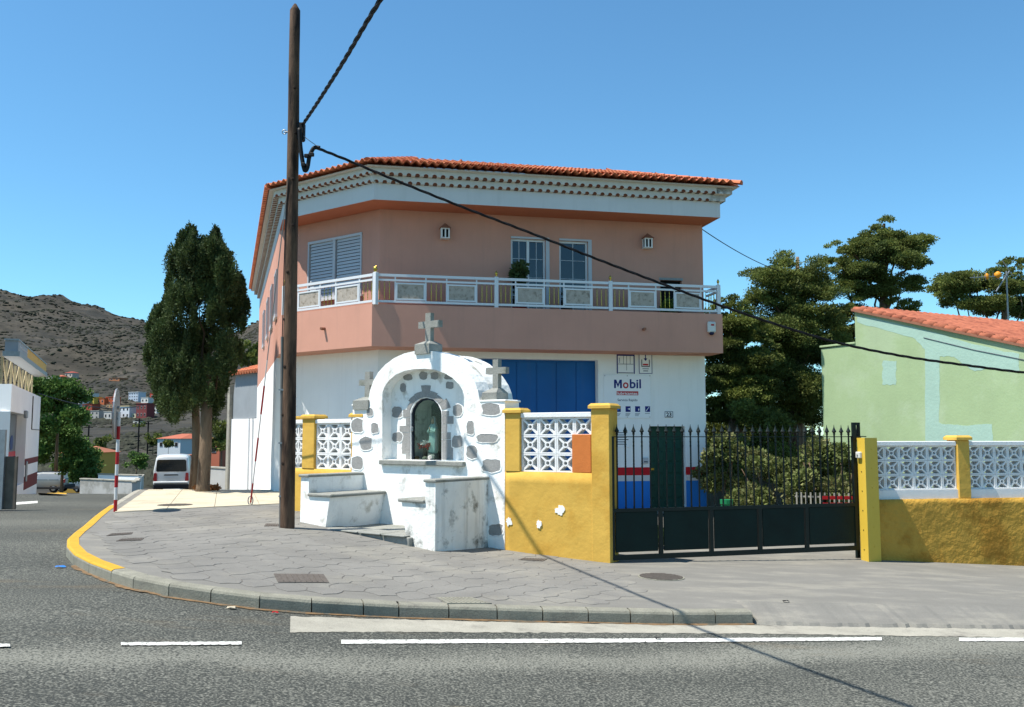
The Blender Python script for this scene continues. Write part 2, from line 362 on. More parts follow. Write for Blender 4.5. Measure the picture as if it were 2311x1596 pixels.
# ------------------------------------------------------------------ terrain, road, pavement
def grid_obj(name, xs_of, ys, f, m):
    vs = []; fs = []; nx = None
    for y in ys:
        xs = xs_of(y); nx = len(xs); vs += [(x, y, f(x, y)) for x in xs]
    for j in range(len(ys) - 1):
        for i in range(nx - 1): fs.append((j * nx + i, j * nx + i + 1, (j + 1) * nx + i + 1, (j + 1) * nx + i))
    b = B(); b.v = [Vector(q) for q in vs]; b.f = fs; b.mi = [0] * len(fs); return b.obj(name, m, smooth=True)
ys = [-30, -10, 10, 25, 40, 55, 68, 80]; y = 80.0
while y < 5000: y *= 1.022; ys.append(y)
az = [-1.5 + 1.0 * i / 40 for i in range(40)] + [-.62 + .44 * i / 220 for i in range(221)] + [-.17 + .1 * i for i in range(19)]
az = [a for i, a in enumerate(sorted(az)) if i == 0 or True]
struct(grid_obj('hillside', lambda y: [a * (y if y > 60 else 60) for a in az], ys, lambda x, y: T(x, y) - (.55 if y < 76 else max(0, .55 - (y - 76) * .02)), m_terr))
xs_r = [-70, -55, -42, -32, -26, -20, -16, -13, -11] + [-10 + .5 * i for i in range(45)] + [14, 18, 24, 32, 50]
ys_r = [-15, -8, -2] + [2 + 1.0 * i for i in range(28)] + [32, 36, 42, 50, 60, 70, 80]
struct(grid_obj('road', lambda y: xs_r, ys_r, R, m_asph))

# the kerb line, followed round the corner
KP = [(1700, 1409), (1615, 1410), (1520, 1410), (1423, 1408), (1328, 1406), (1225, 1404), (1122, 1401), (1013, 1398), (900, 1395), (820, 1391), (703, 1385), (585, 1376), (475, 1362), (380, 1348), (300, 1331), (250, 1315),
      (200, 1295), (165, 1275), (149, 1255), (150, 1238), (166, 1222), (186, 1206), (207, 1186), (226, 1170), (245, 1156)]
KW = [on(a, c, R) for a, c in KP]
KW = [Vector((q.x, q.y)) for q in KW]
sd_dir = Vector((-.314, 1.0)).normalized()
for k in range(1, 40): KW.append(KW[24] + sd_dir * (k * 1.0))
rt = [on(a, c, R) for a, c in ((2311, 1419), (2160, 1417), (2000, 1415), (1850, 1413))]
KR = [Vector((24, rt[0].y + .5)), Vector((15, rt[0].y + .25)), Vector((9.5, rt[0].y + .1))] + [Vector((q.x, q.y)) for q in rt]
kr2 = []
for a, c in zip(KR[3:] , KR[4:] + [KW[0]]):
    for k in range(12): kr2.append(a.lerp(c, k / 12) + Vector((0, random.uniform(-.03, .03))))
KR = KR[:3] + kr2
def offset_path(pts, d):
    out = []
    for i, q in enumerate(pts):
        a = pts[max(i - 1, 0)]; c = pts[min(i + 1, len(pts) - 1)]; t = (c - a).normalized(); out.append(q + Vector((t.y, -t.x)) * d)
    return out
# the path runs right to left, so its inner side is on the right of travel
KIN = offset_path(KW, .15)
front = KR + KIN
# corresponding back points
def backpt(q, i):
    k = i - len(KR)
    if k <= 11: return Vector((max(q.x, -3.2), 23.6))
    e0_, e1_ = Vector((-3.2, 23.6)), KIN[24] + Vector((3.8, 1.5))
    if k <= 24: return e0_.lerp(e1_, (k - 11) / 13.0)
    return q + Vector((3.8, 1.5))
vs = []; fs = []; NT = 14
for i_, q in enumerate(front):
    e = backpt(q, i_)
    for k in range(NT + 1):
        r_ = q.lerp(e, (k / NT) ** 1.2); zz_ = G(r_.x, r_.y)
        if i_ < len(KR) and k == 0: zz_ = R(r_.x, r_.y) + .035
        vs.append((r_.x, r_.y, zz_))
nf = len(front)
for i in range(nf - 1):
    for k in range(NT): fs.append((i * (NT + 1) + k, i * (NT + 1) + k + 1, (i + 1) * (NT + 1) + k + 1, (i + 1) * (NT + 1) + k))
b = B(); b.v = [Vector(q) for q in vs]; b.f = fs; b.mi = [0] * len(fs)
# ragged lip of the dropped kerb on the right
lip = [Vector((q[0], q[1], q[2])) for q in [vs[i * (NT + 1)] for i in range(len(KR) + 1)]]
for i in range(len(lip) - 1):
    a, c = lip[i], lip[i + 1]
    b.add([a, c, (c.x, c.y - .06, R(c.x, c.y) - .02), (a.x, a.y - .06, R(a.x, a.y) - .02)], [(0, 1, 2, 3)])
pave = struct(b.obj('pavement', m_pave, smooth=False))

# stamped stones with recessed joints
poly_in = [q for q in offset_path(KW[:26], .19)]
lineA = on(255, 1157, G); lineB = on(640, 1137, G)
def inside(x, y, poly):
    c = False; n = len(poly)
    for i in range(n):
        a, d = poly[i], poly[(i + 1) % n]
        if (a[1] > y) != (d[1] > y) and x < (d[0] - a[0]) * (y - a[1]) / (d[1] - a[1]) + a[0]: c = not c
    return c
st_poly = [(q.x, q.y) for q in poly_in[3:25]] + [(lineA.x, lineA.y - .03), (lineB.x, lineB.y - .03), (-3.2, 17.2), (-.2, 14.6), (1.35, 13.1), (1.75, 11.5), (1.55, 10.4)]
band = [on(a, c, G) for a, c in ((560, 1160), (640, 1205), (760, 1222), (900, 1248), (1060, 1268), (1240, 1272), (1360, 1290))]
SX, SY = .172, .15
def hexv(i, j):
    rnd = random.Random(i * 7919 + j * 104729); return Vector((i * SX + rnd.uniform(-.2, .2) * SX, j * SY + rnd.uniform(-.3, .3) * SY))
def hexmid(a, c):
    p, q = hexv(*a), hexv(*c); lo, hi = sorted((a, c)); rnd = random.Random(lo[0] * 31 + lo[1] * 977 + hi[0] * 7907 + hi[1] * 15485); d = hexv(*hi) - hexv(*lo)
    k = rnd.uniform(-.16, .16); m_ = Vector((-d.y, d.x)) * k; return p.lerp(q, .5) + m_
cells = []
for j in range(40, 130, 2):
    for i in range(-58, 16):
        if (i + j // 2) % 2: continue
        ids = [(i - 1, j), (i, j - 1), (i + 1, j), (i + 1, j + 1), (i, j + 2), (i - 1, j + 1)]
        pp = []
        for k in range(6): pp += [hexv(*ids[k]), hexmid(ids[k], ids[(k + 1) % 6])]
        cen = sum(pp, Vector((0, 0))) / 12
        if all(inside(q.x, q.y, st_poly) for q in pp): cells.append((cen, pp))
cells.sort(key=lambda c: c[0].length)
stuffb = B()
for k, (cen, pp) in enumerate(cells):
    top = []; bot = []
    rnd = random.Random(k); dz = rnd.uniform(.003, .0065)
    for q in pp:
        e = cen - q; L_ = e.length; a = q + e * (.003 / L_); c = q + e * (.008 / L_)
        bot.append((a.x, a.y, G(a.x, a.y) - .004)); top.append((c.x, c.y, G(c.x, c.y) + dz))
    bb = B() if k < 300 else stuffb
    n = 12
    bb.add(bot + top, [tuple(range(n, 2 * n))] + [(q, (q + 1) % n, (q + 1) % n + n, q + n) for q in range(n)])
    if k < 300: bb.obj('paving_stone', m_stamp, pave)
if stuffb.v: tag(stuffb.obj('paving_stone_field', m_stamp, pave), kind='stuff')
# darker joint bed under the stones
b = B()
for cen, pp in cells: b.add([(q.x, q.y, G(q.x, q.y) + .0015) for q in pp], [tuple(range(12))])
tag(b.obj('joint_bed', m_stampb, pave), kind='stuff')

# kerbstones
def kerbstone(a, c, mt=m_kerb, par=None, paint=False, hk=KERB):
    t = (c - a).normalized(); nn = Vector((t.y, -t.x)); ln = (c - a).length; g = .006
    bb = B(); sec = [(.0, -.25), (.0, hk - .03), (.012, hk - .008), (.035, hk + .002), (.15, hk + .004), (.15, -.25)]
    vs = []
    for e in (g, ln - g):
        q = a + t * e
        for (o_, z_) in sec: r_ = q + nn * (o_ + (0 if o_ < .14 else .0)); vs.append((r_.x, r_.y, R(r_.x, r_.y) + z_))
    k = len(sec); bb.add(vs, [(i, i + k, (i + 1) % k + k, (i + 1) % k) for i in range(k)] + [tuple(range(k))[::-1], tuple(range(k, 2 * k))])
    o = bb.obj('kerbstone', mt, par)
    if paint:
        pb = B(); vs = []
        sec = [(.004, hk - .016), (.010, hk - .005), (.034, hk + .005), (.145, hk + .007)]
        for e in (g, ln - g):
            q = a + t * e
            for (o_, z_) in sec: r_ = q + nn * o_; vs.append((r_.x, r_.y, R(r_.x, r_.y) + z_))
        k = len(sec); pb.add(vs, [(i, i + k, i + 1 + k, i + 1) for i in range(k - 1)]); pb.obj('yellow_paint', m_yel, o)
    return o
kerb = tag(thing('kerb', (KW[8].x, KW[8].y, R(KW[8].x, KW[8].y)), 'low concrete kerb curving round the street corner, yellow at the bend', 'kerb'))
for i in range(24): kerbstone(KW[i], KW[i + 1], par=kerb, paint=(i >= 15))
for i in range(24, 50): kerbstone(KW[i], KW[i + 1], m_gut, kerb)

# concrete gutter strip, painted lines
def strip(name, px_a, px_b, m, zoff, parent=None, seg=40, jit=0.0):
    """a ground sheet between two lines followed in the picture"""
    def sample(pp, n):
        d = [0]
        for q, r_ in zip(pp, pp[1:]): d.append(d[-1] + math.dist(q, r_))
        out = []
        for i in range(n + 1):
            t = d[-1] * i / n
            for k in range(len(d) - 1):
                if t <= d[k + 1] + 1e-6:
                    u = (t - d[k]) / (d[k + 1] - d[k]); out.append((pp[k][0] + (pp[k + 1][0] - pp[k][0]) * u, pp[k][1] + (pp[k + 1][1] - pp[k][1]) * u)); break
        return out
    A = sample(px_a, seg); C = sample(px_b, seg); bb = B(); vs = []
    for q, r_ in zip(A, C):
        for e in (q, r_):
            h = on(e[0], e[1], R); jy = random.uniform(-jit, jit); vs.append((h.x, h.y + jy, R(h.x, h.y + jy) + zoff))
    bb.add(vs, [(2 * i, 2 * i + 1, 2 * i + 3, 2 * i + 2) for i in range(seg)])
    f = bb.f; bb.f = [t[::-1] for t in f] if px_a[0][1] < px_b[0][1] and False else f
    o = bb.obj(name, m, parent)
    me = o.data; bm = bmesh.new(); bm.from_mesh(me); bmesh.ops.recalc_face_normals(bm, faces=bm.faces)
    if sum(fc.normal.z for fc in bm.faces) < 0: bmesh.ops.reverse_faces(bm, faces=bm.faces[:])
    bm.to_mesh(me); bm.free(); return o
struct(strip('gutter', [(655, 1392), (900, 1399), (1300, 1408), (1700, 1412), (2311, 1421)], [(655, 1428), (900, 1427), (1300, 1429), (1700, 1431), (2311, 1440)], m_gut, .004, seg=160, jit=.02))
struct(strip('road_dust_band', [(0, 1494), (500, 1486), (1000, 1470), (1500, 1474), (2311, 1474)], [(0, 1530), (500, 1522), (1000, 1496), (1500, 1497), (2311, 1490)], m_dust, .004)) if False else None
for nm, pa, pb_, lb in (('edge_line', [(770, 1446), (1400, 1443), (1990, 1440)], [(770, 1455), (1400, 1452), (1990, 1447)], 0), ('edge_line', [(272, 1452), (545, 1450)], [(272, 1459), (545, 1457)], 0),
                        ('edge_line', [(2165, 1441), (2420, 1441)], [(2165, 1449), (2420, 1449)], 0), ('edge_line', [(-120, 1456), (22, 1455)], [(-120, 1463), (22, 1462)], 0)):
    struct(strip(nm, pa, pb_, m_wline, .008, seg=int(abs(pa[-1][0] - pa[0][0]) / 7), jit=.009))
struct(strip('side_road_marking', [(8, 1136), (85, 1131)], [(8, 1142), (85, 1136)], m_wline, .006))

# brown grit gathered along the foot of the kerb
gk_ = B(); vs = []
for k in range(0, 17):
    for j in range(8):
        q = KW[k].lerp(KW[k + 1], j / 8); t_ = (KW[k + 1] - KW[k]).normalized(); o_ = Vector((-t_.y, t_.x)); w_ = .035 + .05 * abs(noise.noise(Vector((q.x * 2.3, q.y * 2.3, 4)))) + random.uniform(-.012, .012)
        a = q - o_ * .01; c = q + o_ * w_; vs += [(a.x, a.y, R(a.x, a.y) + .012), (c.x, c.y, R(c.x, c.y) + .0065)]
gk_.add(vs, [(2 * i, 2 * i + 2, 2 * i + 3, 2 * i + 1) for i in range(len(vs) // 2 - 1)])
o = gk_.obj('gutter_grit', mat('brown_grit', s(134, 108, 78), .95, .3, 14, .5, 80, col2=s(104, 100, 88), c2scale=6)); tag(o, 'brown grit along the foot of the kerb', kind='stuff')

# cream slabs along the house
U = sd_dir; V_ = Vector((U.y, -U.x))
wid = .95
ca = on(258, 1157, G); c0 = Vector((ca.x, ca.y))
e0 = (Vector((lineB.x, lineB.y)) - Vector((lineA.x, lineA.y))).normalized()
n_sl = 0
for i in range(0, 14):
    for j in range(0, 4):
        q0 = c0 + e0 * (j * wid) + U * (i * wid); g = .006
        pp = [q0 + e0 * g + U * g, q0 + e0 * (wid - g) + U * g, q0 + e0 * (wid - g) + U * (wid - g), q0 + e0 * g + U * (wid - g)]
        bb = B(); bb.slab([(q.x, q.y) for q in pp], lambda x, y: G(x, y) - .02, lambda x, y: G(x, y) + .012); bb.obj('cream_slab', m_cream, pave); n_sl += 1

# drain covers
def cover_rect(px, m, label, name='drain_cover', bars=True, par=None):
    q = [on(a, c, G) for a, c in px]; cx = sum(q, Vector()) / 4
    rt_ = thing(name, (cx.x, cx.y, G(cx.x, cx.y)), label, 'drain cover', 'covers let into the pavement')
    bb = B(); bb.slab([(k.x, k.y) for k in q], lambda x, y: G(x, y) - .03, lambda x, y: G(x, y) + .012); bb.obj('plate', m, rt_)
    bb = B(); c_ = [Vector((k.x, k.y)) for k in q]
    for t in [k / 9 for k in range(1, 9)]:
        a = c_[0].lerp(c_[1], t); d = c_[3].lerp(c_[2], t); dd = (d - a); a2 = a + dd * .08; d2 = a + dd * .92; wv = (c_[1] - c_[0]).normalized() * .006
        bb.slab([(a2 - wv)[:], (a2 + wv)[:], (d2 + wv)[:], (d2 - wv)[:]], lambda x, y: G(x, y) + .008, lambda x, y: G(x, y) + .017)
    bb.obj('ribs', m, rt_); return rt_
cover_rect([(618, 1297), (730, 1298), (743, 1317), (628, 1316)], m_iron, 'rusty ribbed rectangular drain cover in the middle of the stone-patterned pavement')
cover_rect([(985, 1350), (1062, 1350), (1110, 1364), (1010, 1364)], m_kerb, 'flat grey cover touching the kerb in front of the shrine')
cover_rect([(250, 1206), (300, 1203), (296, 1207), (240, 1211)], m_iron, 'small dark drain cover nearest the yellow kerb', bars=False)
cover_rect([(272, 1218), (325, 1216), (318, 1221), (262, 1223)], m_iron, 'second small dark drain cover just below the one by the yellow kerb', bars=False)
cover_rect([(600, 1183), (640, 1184), (645, 1190), (596, 1189)], m_iron, 'brownish cover just left of the foot of the wooden pole', bars=False)
cover_rect([(1180, 1261), (1235, 1263), (1225, 1268), (1170, 1265)], m_iron, 'brown cover at the foot of the yellow wall', bars=False)
def cover_round(px, py, r, label):
    q = on(px, py, G); rt_ = thing('round_drain_grate', (q.x, q.y, G(q.x, q.y)), label, 'drain cover', 'covers let into the pavement')
    bb = B(); bb.slab([(q.x + r * math.cos(a * math.pi / 14), q.y + r * math.sin(a * math.pi / 14)) for a in range(28)], lambda x, y: G(x, y) - .03, lambda x, y: G(x, y) + .008); bb.obj('plate', m_kerb, rt_)
    bb = B()
    for i in range(-6, 7):
        h = math.sqrt(max(0, (r * .92) ** 2 - (i * r / 7) ** 2))
        bb.slab([(q.x - h, q.y + i * r / 7 - .012), (q.x + h, q.y + i * r / 7 - .012), (q.x + h, q.y + i * r / 7 + .012), (q.x - h, q.y + i * r / 7 + .012)], lambda x, y: G(x, y) + .004, lambda x, y: G(x, y) + .016)
    bb.obj('ribs', m_iron, rt_)
cover_round(1492, 1303, .3, 'round ribbed drain grate in the driveway in front of the gate')
cover_round(395, 1141, .36, 'dark round drain grate on the cream paving by the cypress')

# ------------------------------------------------------------------ the corner house
C = pl(840, 19.9, 680); Rr = pl(1630, 21.6, 700); Lc = pl(634, 21.8, 650)
uF = (Rr - C).normalized(); nF = Vector((-uF.y, uF.x))           # front, inward normal
uC = (C - Lc).normalized(); nC = Vector((-uC.y, uC.x))           # chamfer, inward normal
lD = Vector((-.314, 1)).normalized(); nL = Vector((lD.y, -lD.x))  # left side, inward normal
WIN_F, WIN_C = .84, .70
pc = isect(C + nF * WIN_F, uF, C + nC * WIN_C, uC)               # inner corner of the set-back walls
Aw = isect(C + nC * WIN_C, uC, Lc, lD)
Bw = Rr + nF * WIN_F - uF * .10
Lf = Lc + lD * 16.0; Bb = Bw + nF * 13
Z_B, Z_P, Z_S, Z_F = 3.78, 4.72, 7.07, 7.45
house = thing('corner_house', (pc.x, pc.y, G(pc.x, pc.y)), 'two-storey salmon pink house with white ground floor and wrap-around balcony', 'house')
FF = Fr(pc, Bw); FC = Fr(Aw, pc); FP = Fr(C, Rr); FCP = Fr(Lc, C); FL = Fr(Lf, Lc)
def wall_face(b, x0, x1, z0, z1, holes, depth, mi=0):
    """front face of a wall with openings and their reveals, in a frame"""
    xs = sorted(set([x0, x1] + [q for h in holes for q in h[:2]])); zs = sorted(set([z0, z1] + [q for h in holes for q in h[2:]]))
    for i in range(len(xs) - 1):
        for j in range(len(zs) - 1):
            cx, cz = (xs[i] + xs[i + 1]) / 2, (zs[j] + zs[j + 1]) / 2
            if any(h[0] < cx < h[1] and h[2] < cz < h[3] for h in holes): continue
            b.add([(xs[i], 0, zs[j]), (xs[i + 1], 0, zs[j]), (xs[i + 1], 0, zs[j + 1]), (xs[i], 0, zs[j + 1])], [(0, 1, 2, 3)], mi)
    for (a, c, e, g) in holes:
        b.add([(a, 0, e), (c, 0, e), (c, 0, g), (a, 0, g), (a, depth, e), (c, depth, e), (c, depth, g), (a, depth, g)], [(0, 4, 5, 1), (1, 5, 6, 2), (2, 6, 7, 3), (3, 7, 4, 0)], mi)
def rect(F, x0, y0, x1, y1, off=0.0):
    a, zt = F.hit(x0, y0, off); c, zb = F.hit(x1, y1, off); return a, c, zb, zt
# ground floor
gar = list(rect(FF, 1078, 813, 1352, 1100)); gar[3] = FF.hit(1345, 813)[1]; gar[2] = -.05
door = list(rect(FF, 1466, 962, 1549, 1150)); door[2] = .0
b = B(FF.M); wall_face(b, 0, FF.len, -.4, Z_B, [tuple(gar), tuple(door)], .28)
b.M = FC.M; wall_face(b, 0, FC.len, -.2, Z_B, [], .1)
b.M = ID
def quadw(b, p, q, z0, z1): b.add([(p.x, p.y, z0), (q.x, q.y, z0), (q.x, q.y, z1), (p.x, p.y, z1)], [(0, 1, 2, 3)])
quadw(b, Lf, Aw, -1.6, Z_B); quadw(b, Bw, Bb, -.6, Z_B); quadw(b, Bb, Lf, -1.6, Z_B)
b.obj('ground_floor_wall', m_white, house)
# upper floor
w1 = list(rect(FF, 1153, 540, 1232, 700)); w2 = list(rect(FF, 1262, 541, 1328, 700)); w3 = list(rect(FF, 1490, 632, 1540, 720))
for h in (w1, w2, w3): h[2] = 4.2
w2[3] = w1[3] = (w1[3] + w2[3]) / 2
cw = list(rect(FC, 697, 545, 816, 664)); cw[3] = (FC.hit(697, 546)[1] + FC.hit(815, 527)[1]) / 2
b = B(FF.M); wall_face(b, 0, FF.len, Z_B, Z_S, [tuple(w1), tuple(w2), tuple(w3)], .14)
b.M = FC.M; wall_face(b, 0, FC.len, Z_B, Z_S, [tuple(cw)], .08); b.M = ID
quadw(b, Lf, Aw, Z_B, Z_S); quadw(b, Bw, Bb, Z_B, Z_S); quadw(b, Bb, Lf, Z_B, Z_S)
b.obj('upper_wall', m_pink, house)
def sweep(b, path, prof, inward, mi=0, cap=True, fmi=None):
    """profile (inset, z) carried along a plan path with mitred corners"""
    n = len(path); k = len(prof); vs = []
    for i, q in enumerate(path):
        nn = []
        if i > 0: t = (path[i] - path[i - 1]).normalized(); nn.append(Vector((-t.y, t.x)))
        if i < n - 1: t = (path[i + 1] - path[i]).normalized(); nn.append(Vector((-t.y, t.x)))
        m = nn[0] if len(nn) == 1 else (nn[0] + nn[1]).normalized(); sc = 1 / max(.3, m.dot(nn[0]))
        for (o, z) in prof: r_ = q + m * (o * sc); vs.append((r_.x, r_.y, z))
    fs = [(i * k + j, (i + 1) * k + j, (i + 1) * k + (j + 1) % k, i * k + (j + 1) % k) for i in range(n - 1) for j in range(k)]
    mis = [(fmi[j] if fmi else mi) for i in range(n - 1) for j in range(k)]
    if cap: fs += [tuple(range(k))[::-1], tuple(range((n - 1) * k, n * k))]; mis += [mi, mi]
    o = len(b.v); b.v += [b.M @ Vector(q) for q in vs]; b.f += [tuple(i + o for i in f)[::1] for f in fs]; b.mi += mis
def fixn(o):
    bm = bmesh.new(); bm.from_mesh(o.data); bmesh.ops.recalc_face_normals(bm, faces=bm.faces[:]); bm.to_mesh(o.data); bm.free(); return o
Rb = Rr + nF * (WIN_F)
b = B(); sweep(b, [Aw + (Lc - Aw) * .02, Lc, C, Rr, Rb], [(0, Z_B), (0, Z_P), (.14, Z_P), (.14, 4.2), (.95, 4.2), (.95, Z_B)], 1)
fixn(b.obj('balcony', m_pink, house))
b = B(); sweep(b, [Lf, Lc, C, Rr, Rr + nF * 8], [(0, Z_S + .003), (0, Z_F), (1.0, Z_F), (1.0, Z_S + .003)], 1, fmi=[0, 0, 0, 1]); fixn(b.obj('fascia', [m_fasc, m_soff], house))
# two courses of corbelled tiles under the eaves
PIT = .19
def corbel_mesh():
    b = B(); w2_ = PIT / 2; r = .05; h = .15
    pts = [(-w2_, h), (-w2_, 0), (-r, 0)] + [(-r * math.cos(a * math.pi / 8), .012 + r * .8 * math.sin(a * math.pi / 8)) for a in range(0, 9)] + [(r, 0), (w2_, 0), (w2_, h)]
    b.prism(pts, 0, .42, mi=0, side=0); b.add([(-r, .07, 0), (r, .07, 0), (r, .07, .09), (-r, .07, .09)], [(0, 1, 2, 3)], 1)
    me = b.mesh('corbel_tile', [m_mort, m_terra2])
    for p in me.polygons:
        if abs(p.normal.y) < .5 and abs(p.center.x) < r * 1.02 and p.center.z < h * .9 and p.center.z > .001: p.material_index = 1
    return me
cme = corbel_mesh()
def along(p, q, pitch):
    n = max(1, int(round((q - p).length / pitch))); return n, (q - p).length / n
edges = [(Lf, Lc), (Lc, C), (C, Rr)]
for row, (ov, z) in enumerate(((.10, Z_F), (.22, Z_F + .15))):
    pts = [Lf, Lc, C, Rr, Rr + nF * 8]
    out = []
    for i, q in enumerate(pts):
        nn = []
        if i > 0: t = (pts[i] - pts[i - 1]).normalized(); nn.append(Vector((t.y, -t.x)))
        if i < 4: t = (pts[i + 1] - pts[i]).normalized(); nn.append(Vector((t.y, -t.x)))
        m = nn[0] if len(nn) == 1 else (nn[0] + nn[1]).normalized(); out.append(q + m * (ov / m.dot(nn[0])))
    for e in range(3):
        p, q = out[e], out[e + 1]; n, st = along(p, q, PIT); d = (q - p).normalized(); nn = Vector((-d.y, d.x))
        for k in range(n):
            c = p + d * (st * (k + .5)); sxk = st / PIT
            link('corbel_tile', cme, house, Matrix(((d.x * sxk, nn.x, 0, c.x), (d.y * sxk, nn.y, 0, c.y), (0, 0, 1, z + .002 + .002 * row), (0, 0, 0, 1))))
    bb = B(); d = (out[4] - out[3]).normalized(); bb.M = Fr(out[3], out[4]).M; bb.box(.0, 7.6, .0, .4, z + .002, z + .15); bb.obj('corbel_band', m_mort, house)
# roof: four sloping planes meeting at hips
Z_R = Z_F + .315; SL = math.tan(math.radians(19)); OV = .36
pts = [Lf, Lc, C, Rr, Rr + nF * 13]; eo = []
for i, q in enumerate(pts):
    nn = []
    if i > 0: t = (pts[i] - pts[i - 1]).normalized(); nn.append(Vector((t.y, -t.x)))
    if i < 4: t = (pts[i + 1] - pts[i]).normalized(); nn.append(Vector((t.y, -t.x)))
    m = nn[0] if len(nn) == 1 else (nn[0] + nn[1]).normalized(); eo.append(q + m * (OV / m.dot(nn[0])))
rooflines = [(eo[i], (eo[i + 1] - eo[i]).normalized()) for i in range(4)]
def rdist(i, x, y): p, d = rooflines[i]; return (x - p.x) * -d.y + (y - p.y) * d.x
def own(x, y): return min(range(4), key=lambda i: rdist(i, x, y))
TL = .38; hh = .034
def tile_mesh():
    b = B(); n = 8; vs = []
    for (yy, zz) in ((-.02, .03), (TL, .0)):
        for th in (0, 1):
            for k in range(n + 1):
                x = -PIT / 2 + PIT * k / n; vs.append((x, yy, zz + hh * math.cos(2 * math.pi * k / n + math.pi) + hh + (.016 if th else 0)))
    m = n + 1
    fs = [(m + k, m + k + 1, 3 * m + k + 1, 3 * m + k) for k in range(n)] + [(k + 1, k, 2 * m + k, 2 * m + k + 1) for k in range(n)] + [(k, k + 1, m + k + 1, m + k) for k in range(n)] + [(0, m, 3 * m, 2 * m), (n, 2 * m + n, 3 * m + n, m + n)]
    b.add(vs, fs); return b.mesh('roof_tile', m_terra, True)
tme = tile_mesh(); roof_b = B()
for i in range(4):
    if i: pass
# roof deck
deck = B(); top = 4.2
vs = []
for i in range(5):
    q = eo[i]
    a = Vector((-rooflines[max(0, i - 1)][1].y, rooflines[max(0, i - 1)][1].x)); c = Vector((-rooflines[min(3, i)][1].y, rooflines[min(3, i)][1].x)); m = (a + c).normalized(); r_ = q + m * (top / m.dot(a))
    vs += [(q.x, q.y, Z_R), (r_.x, r_.y, Z_R + top * SL)]
deck.add(vs, [(2 * i, 2 * i + 2, 2 * i + 3, 2 * i + 1) for i in range(4)])
soff = []
for i in range(5):
    nb = eo[i]; soff += [(nb.x, nb.y, Z_R - .012)]
roof = deck.obj('roof', m_terra2, house)
bb = B(); sweep(bb, [eo[0], eo[1], eo[2], eo[3], eo[4]], [(.03, Z_R - .02), (.03, Z_R + .005), (.5, Z_R + .005), (.5, Z_R - .02)], 1); fixn(bb.obj('eave_board', m_mort, house))
cnt = 0; rest = B(); slope_a = math.atan(SL)
for i in range(4):
    p, d = rooflines[i]; nn = Vector((-d.y, d.x)); ln = (eo[i + 1] - eo[i]).length; n = int(round(ln / PIT)); st = ln / n
    for row in range(0, 10):
        for k in range(-0, n):
            cc = p + d * (st * (k + .5)) + nn * (row * TL * .9 * math.cos(slope_a) - .05)
            mid = cc + nn * .15
            if own(mid.x, mid.y) != i: continue
            z = Z_R + .02 + row * TL * .9 * math.sin(slope_a)
            M = Matrix(((d.x * st / PIT, nn.x * math.cos(slope_a), 0, cc.x), (d.y * st / PIT, nn.y * math.cos(slope_a), 0, cc.y), (0, math.sin(slope_a), 1, z), (0, 0, 0, 1)))
            vis = i in (1, 2) and row < 4
            if (row == 0 and i < 3) or (i == 2 and row == 1) or (i == 1 and row < 3):
                link('roof_tile', tme, roof, M); cnt += 1
            elif row < 8 and i < 4:
                o = len(rest.v); rest.v += [M @ v.co for v in tme.vertices]; rest.f += [tuple(q + o for q in f.vertices) for f in tme.polygons]
rest.mi = [0] * len(rest.f); tag(rest.obj('roof_tile_field', m_terra, roof, True), kind='stuff')
def hipcaps(start, dirv, n):
    for k in range(n):
        c = start + dirv * (k * .34)
        b = B(); dv = dirv.normalized(); sx = dv.cross(Vector((0, 0, 1))).normalized(); up = sx.cross(dv)
        vs = []
        for e, rr in ((-.03, .105), (.36, .09)):
            for a in range(9):
                an = math.pi * a / 8; q = c + dv * e + sx * (rr * math.cos(an)) + up * (rr * .9 * math.sin(an) + .0); vs.append(q)
        fs = [(a, a + 1, a + 10, a + 9) for a in range(8)] + [tuple(range(9))]
        b.add(vs, fs); b.obj('hip_tile', m_terra, roof, True)
for i in (1, 2, 3):
    a = Vector((-rooflines[i - 1][1].y, rooflines[i - 1][1].x)); c = Vector((-rooflines[i][1].y, rooflines[i][1].x)); m = (a + c).normalized(); m = m / m.dot(a)
    dv = Vector((m.x, m.y, SL)).normalized(); hipcaps(Vector((eo[i].x, eo[i].y, Z_R + .06)), dv, 10)
# finial on the ridge
fx = FP.hit(1031, 372, 2.0); b = B(FP.M); b.lathe([(.1, -.25), (.09, 0), (.05, .04), (.035, .12), (.03, .2)], (fx[0], 1.3, Z_R + .55), 8); b.obj('roof_finial', m_terra, roof)

# openings
def g_door():
    o = B(FF.M); o.box(gar[0], gar[1], .24, .3, gar[2], gar[3]); g = o.obj('garage_door', m_blue, house)
    n = 6; wd = (gar[1] - gar[0]) / n
    for k in range(n):
        bb = B(FF.M); bb.bbox(gar[0] + wd * k + .012, gar[0] + wd * (k + 1) - .012, .222, .241, gar[2] + .05, gar[3] - .05, .006); bb.obj('door_leaf_panel', m_blue, g)
    bb = B(FF.M); bb.box(gar[0] + wd * 3.9, gar[0] + wd * 3.96, .19, .222, 1.0, 1.3); bb.obj('handle', m_galv, g)
g_door()
b = B(FF.M); b.box(door[0], door[1], .22, .27, door[2] - .05, door[3]); dr = b.obj('front_door', m_door, house)
nr, nc_ = 7, 4; dw = (door[1] - door[0]) / nc_; dh = (door[3] - door[2]) / nr
for r_ in range(nr):
    for c_ in range(nc_):
        bb = B(FF.M); bb.bbox(door[0] + dw * c_ + .03, door[0] + dw * (c_ + 1) - .03, .2, .221, door[2] + dh * r_ + .03, door[2] + dh * (r_ + 1) - .03, .012); bb.obj('door_panel', m_door, dr)
bb = B(FF.M); bb.box(door[0] + .04, door[0] + .16, .16, .222, .98, 1.03); bb.obj('handle', m_gold, dr)
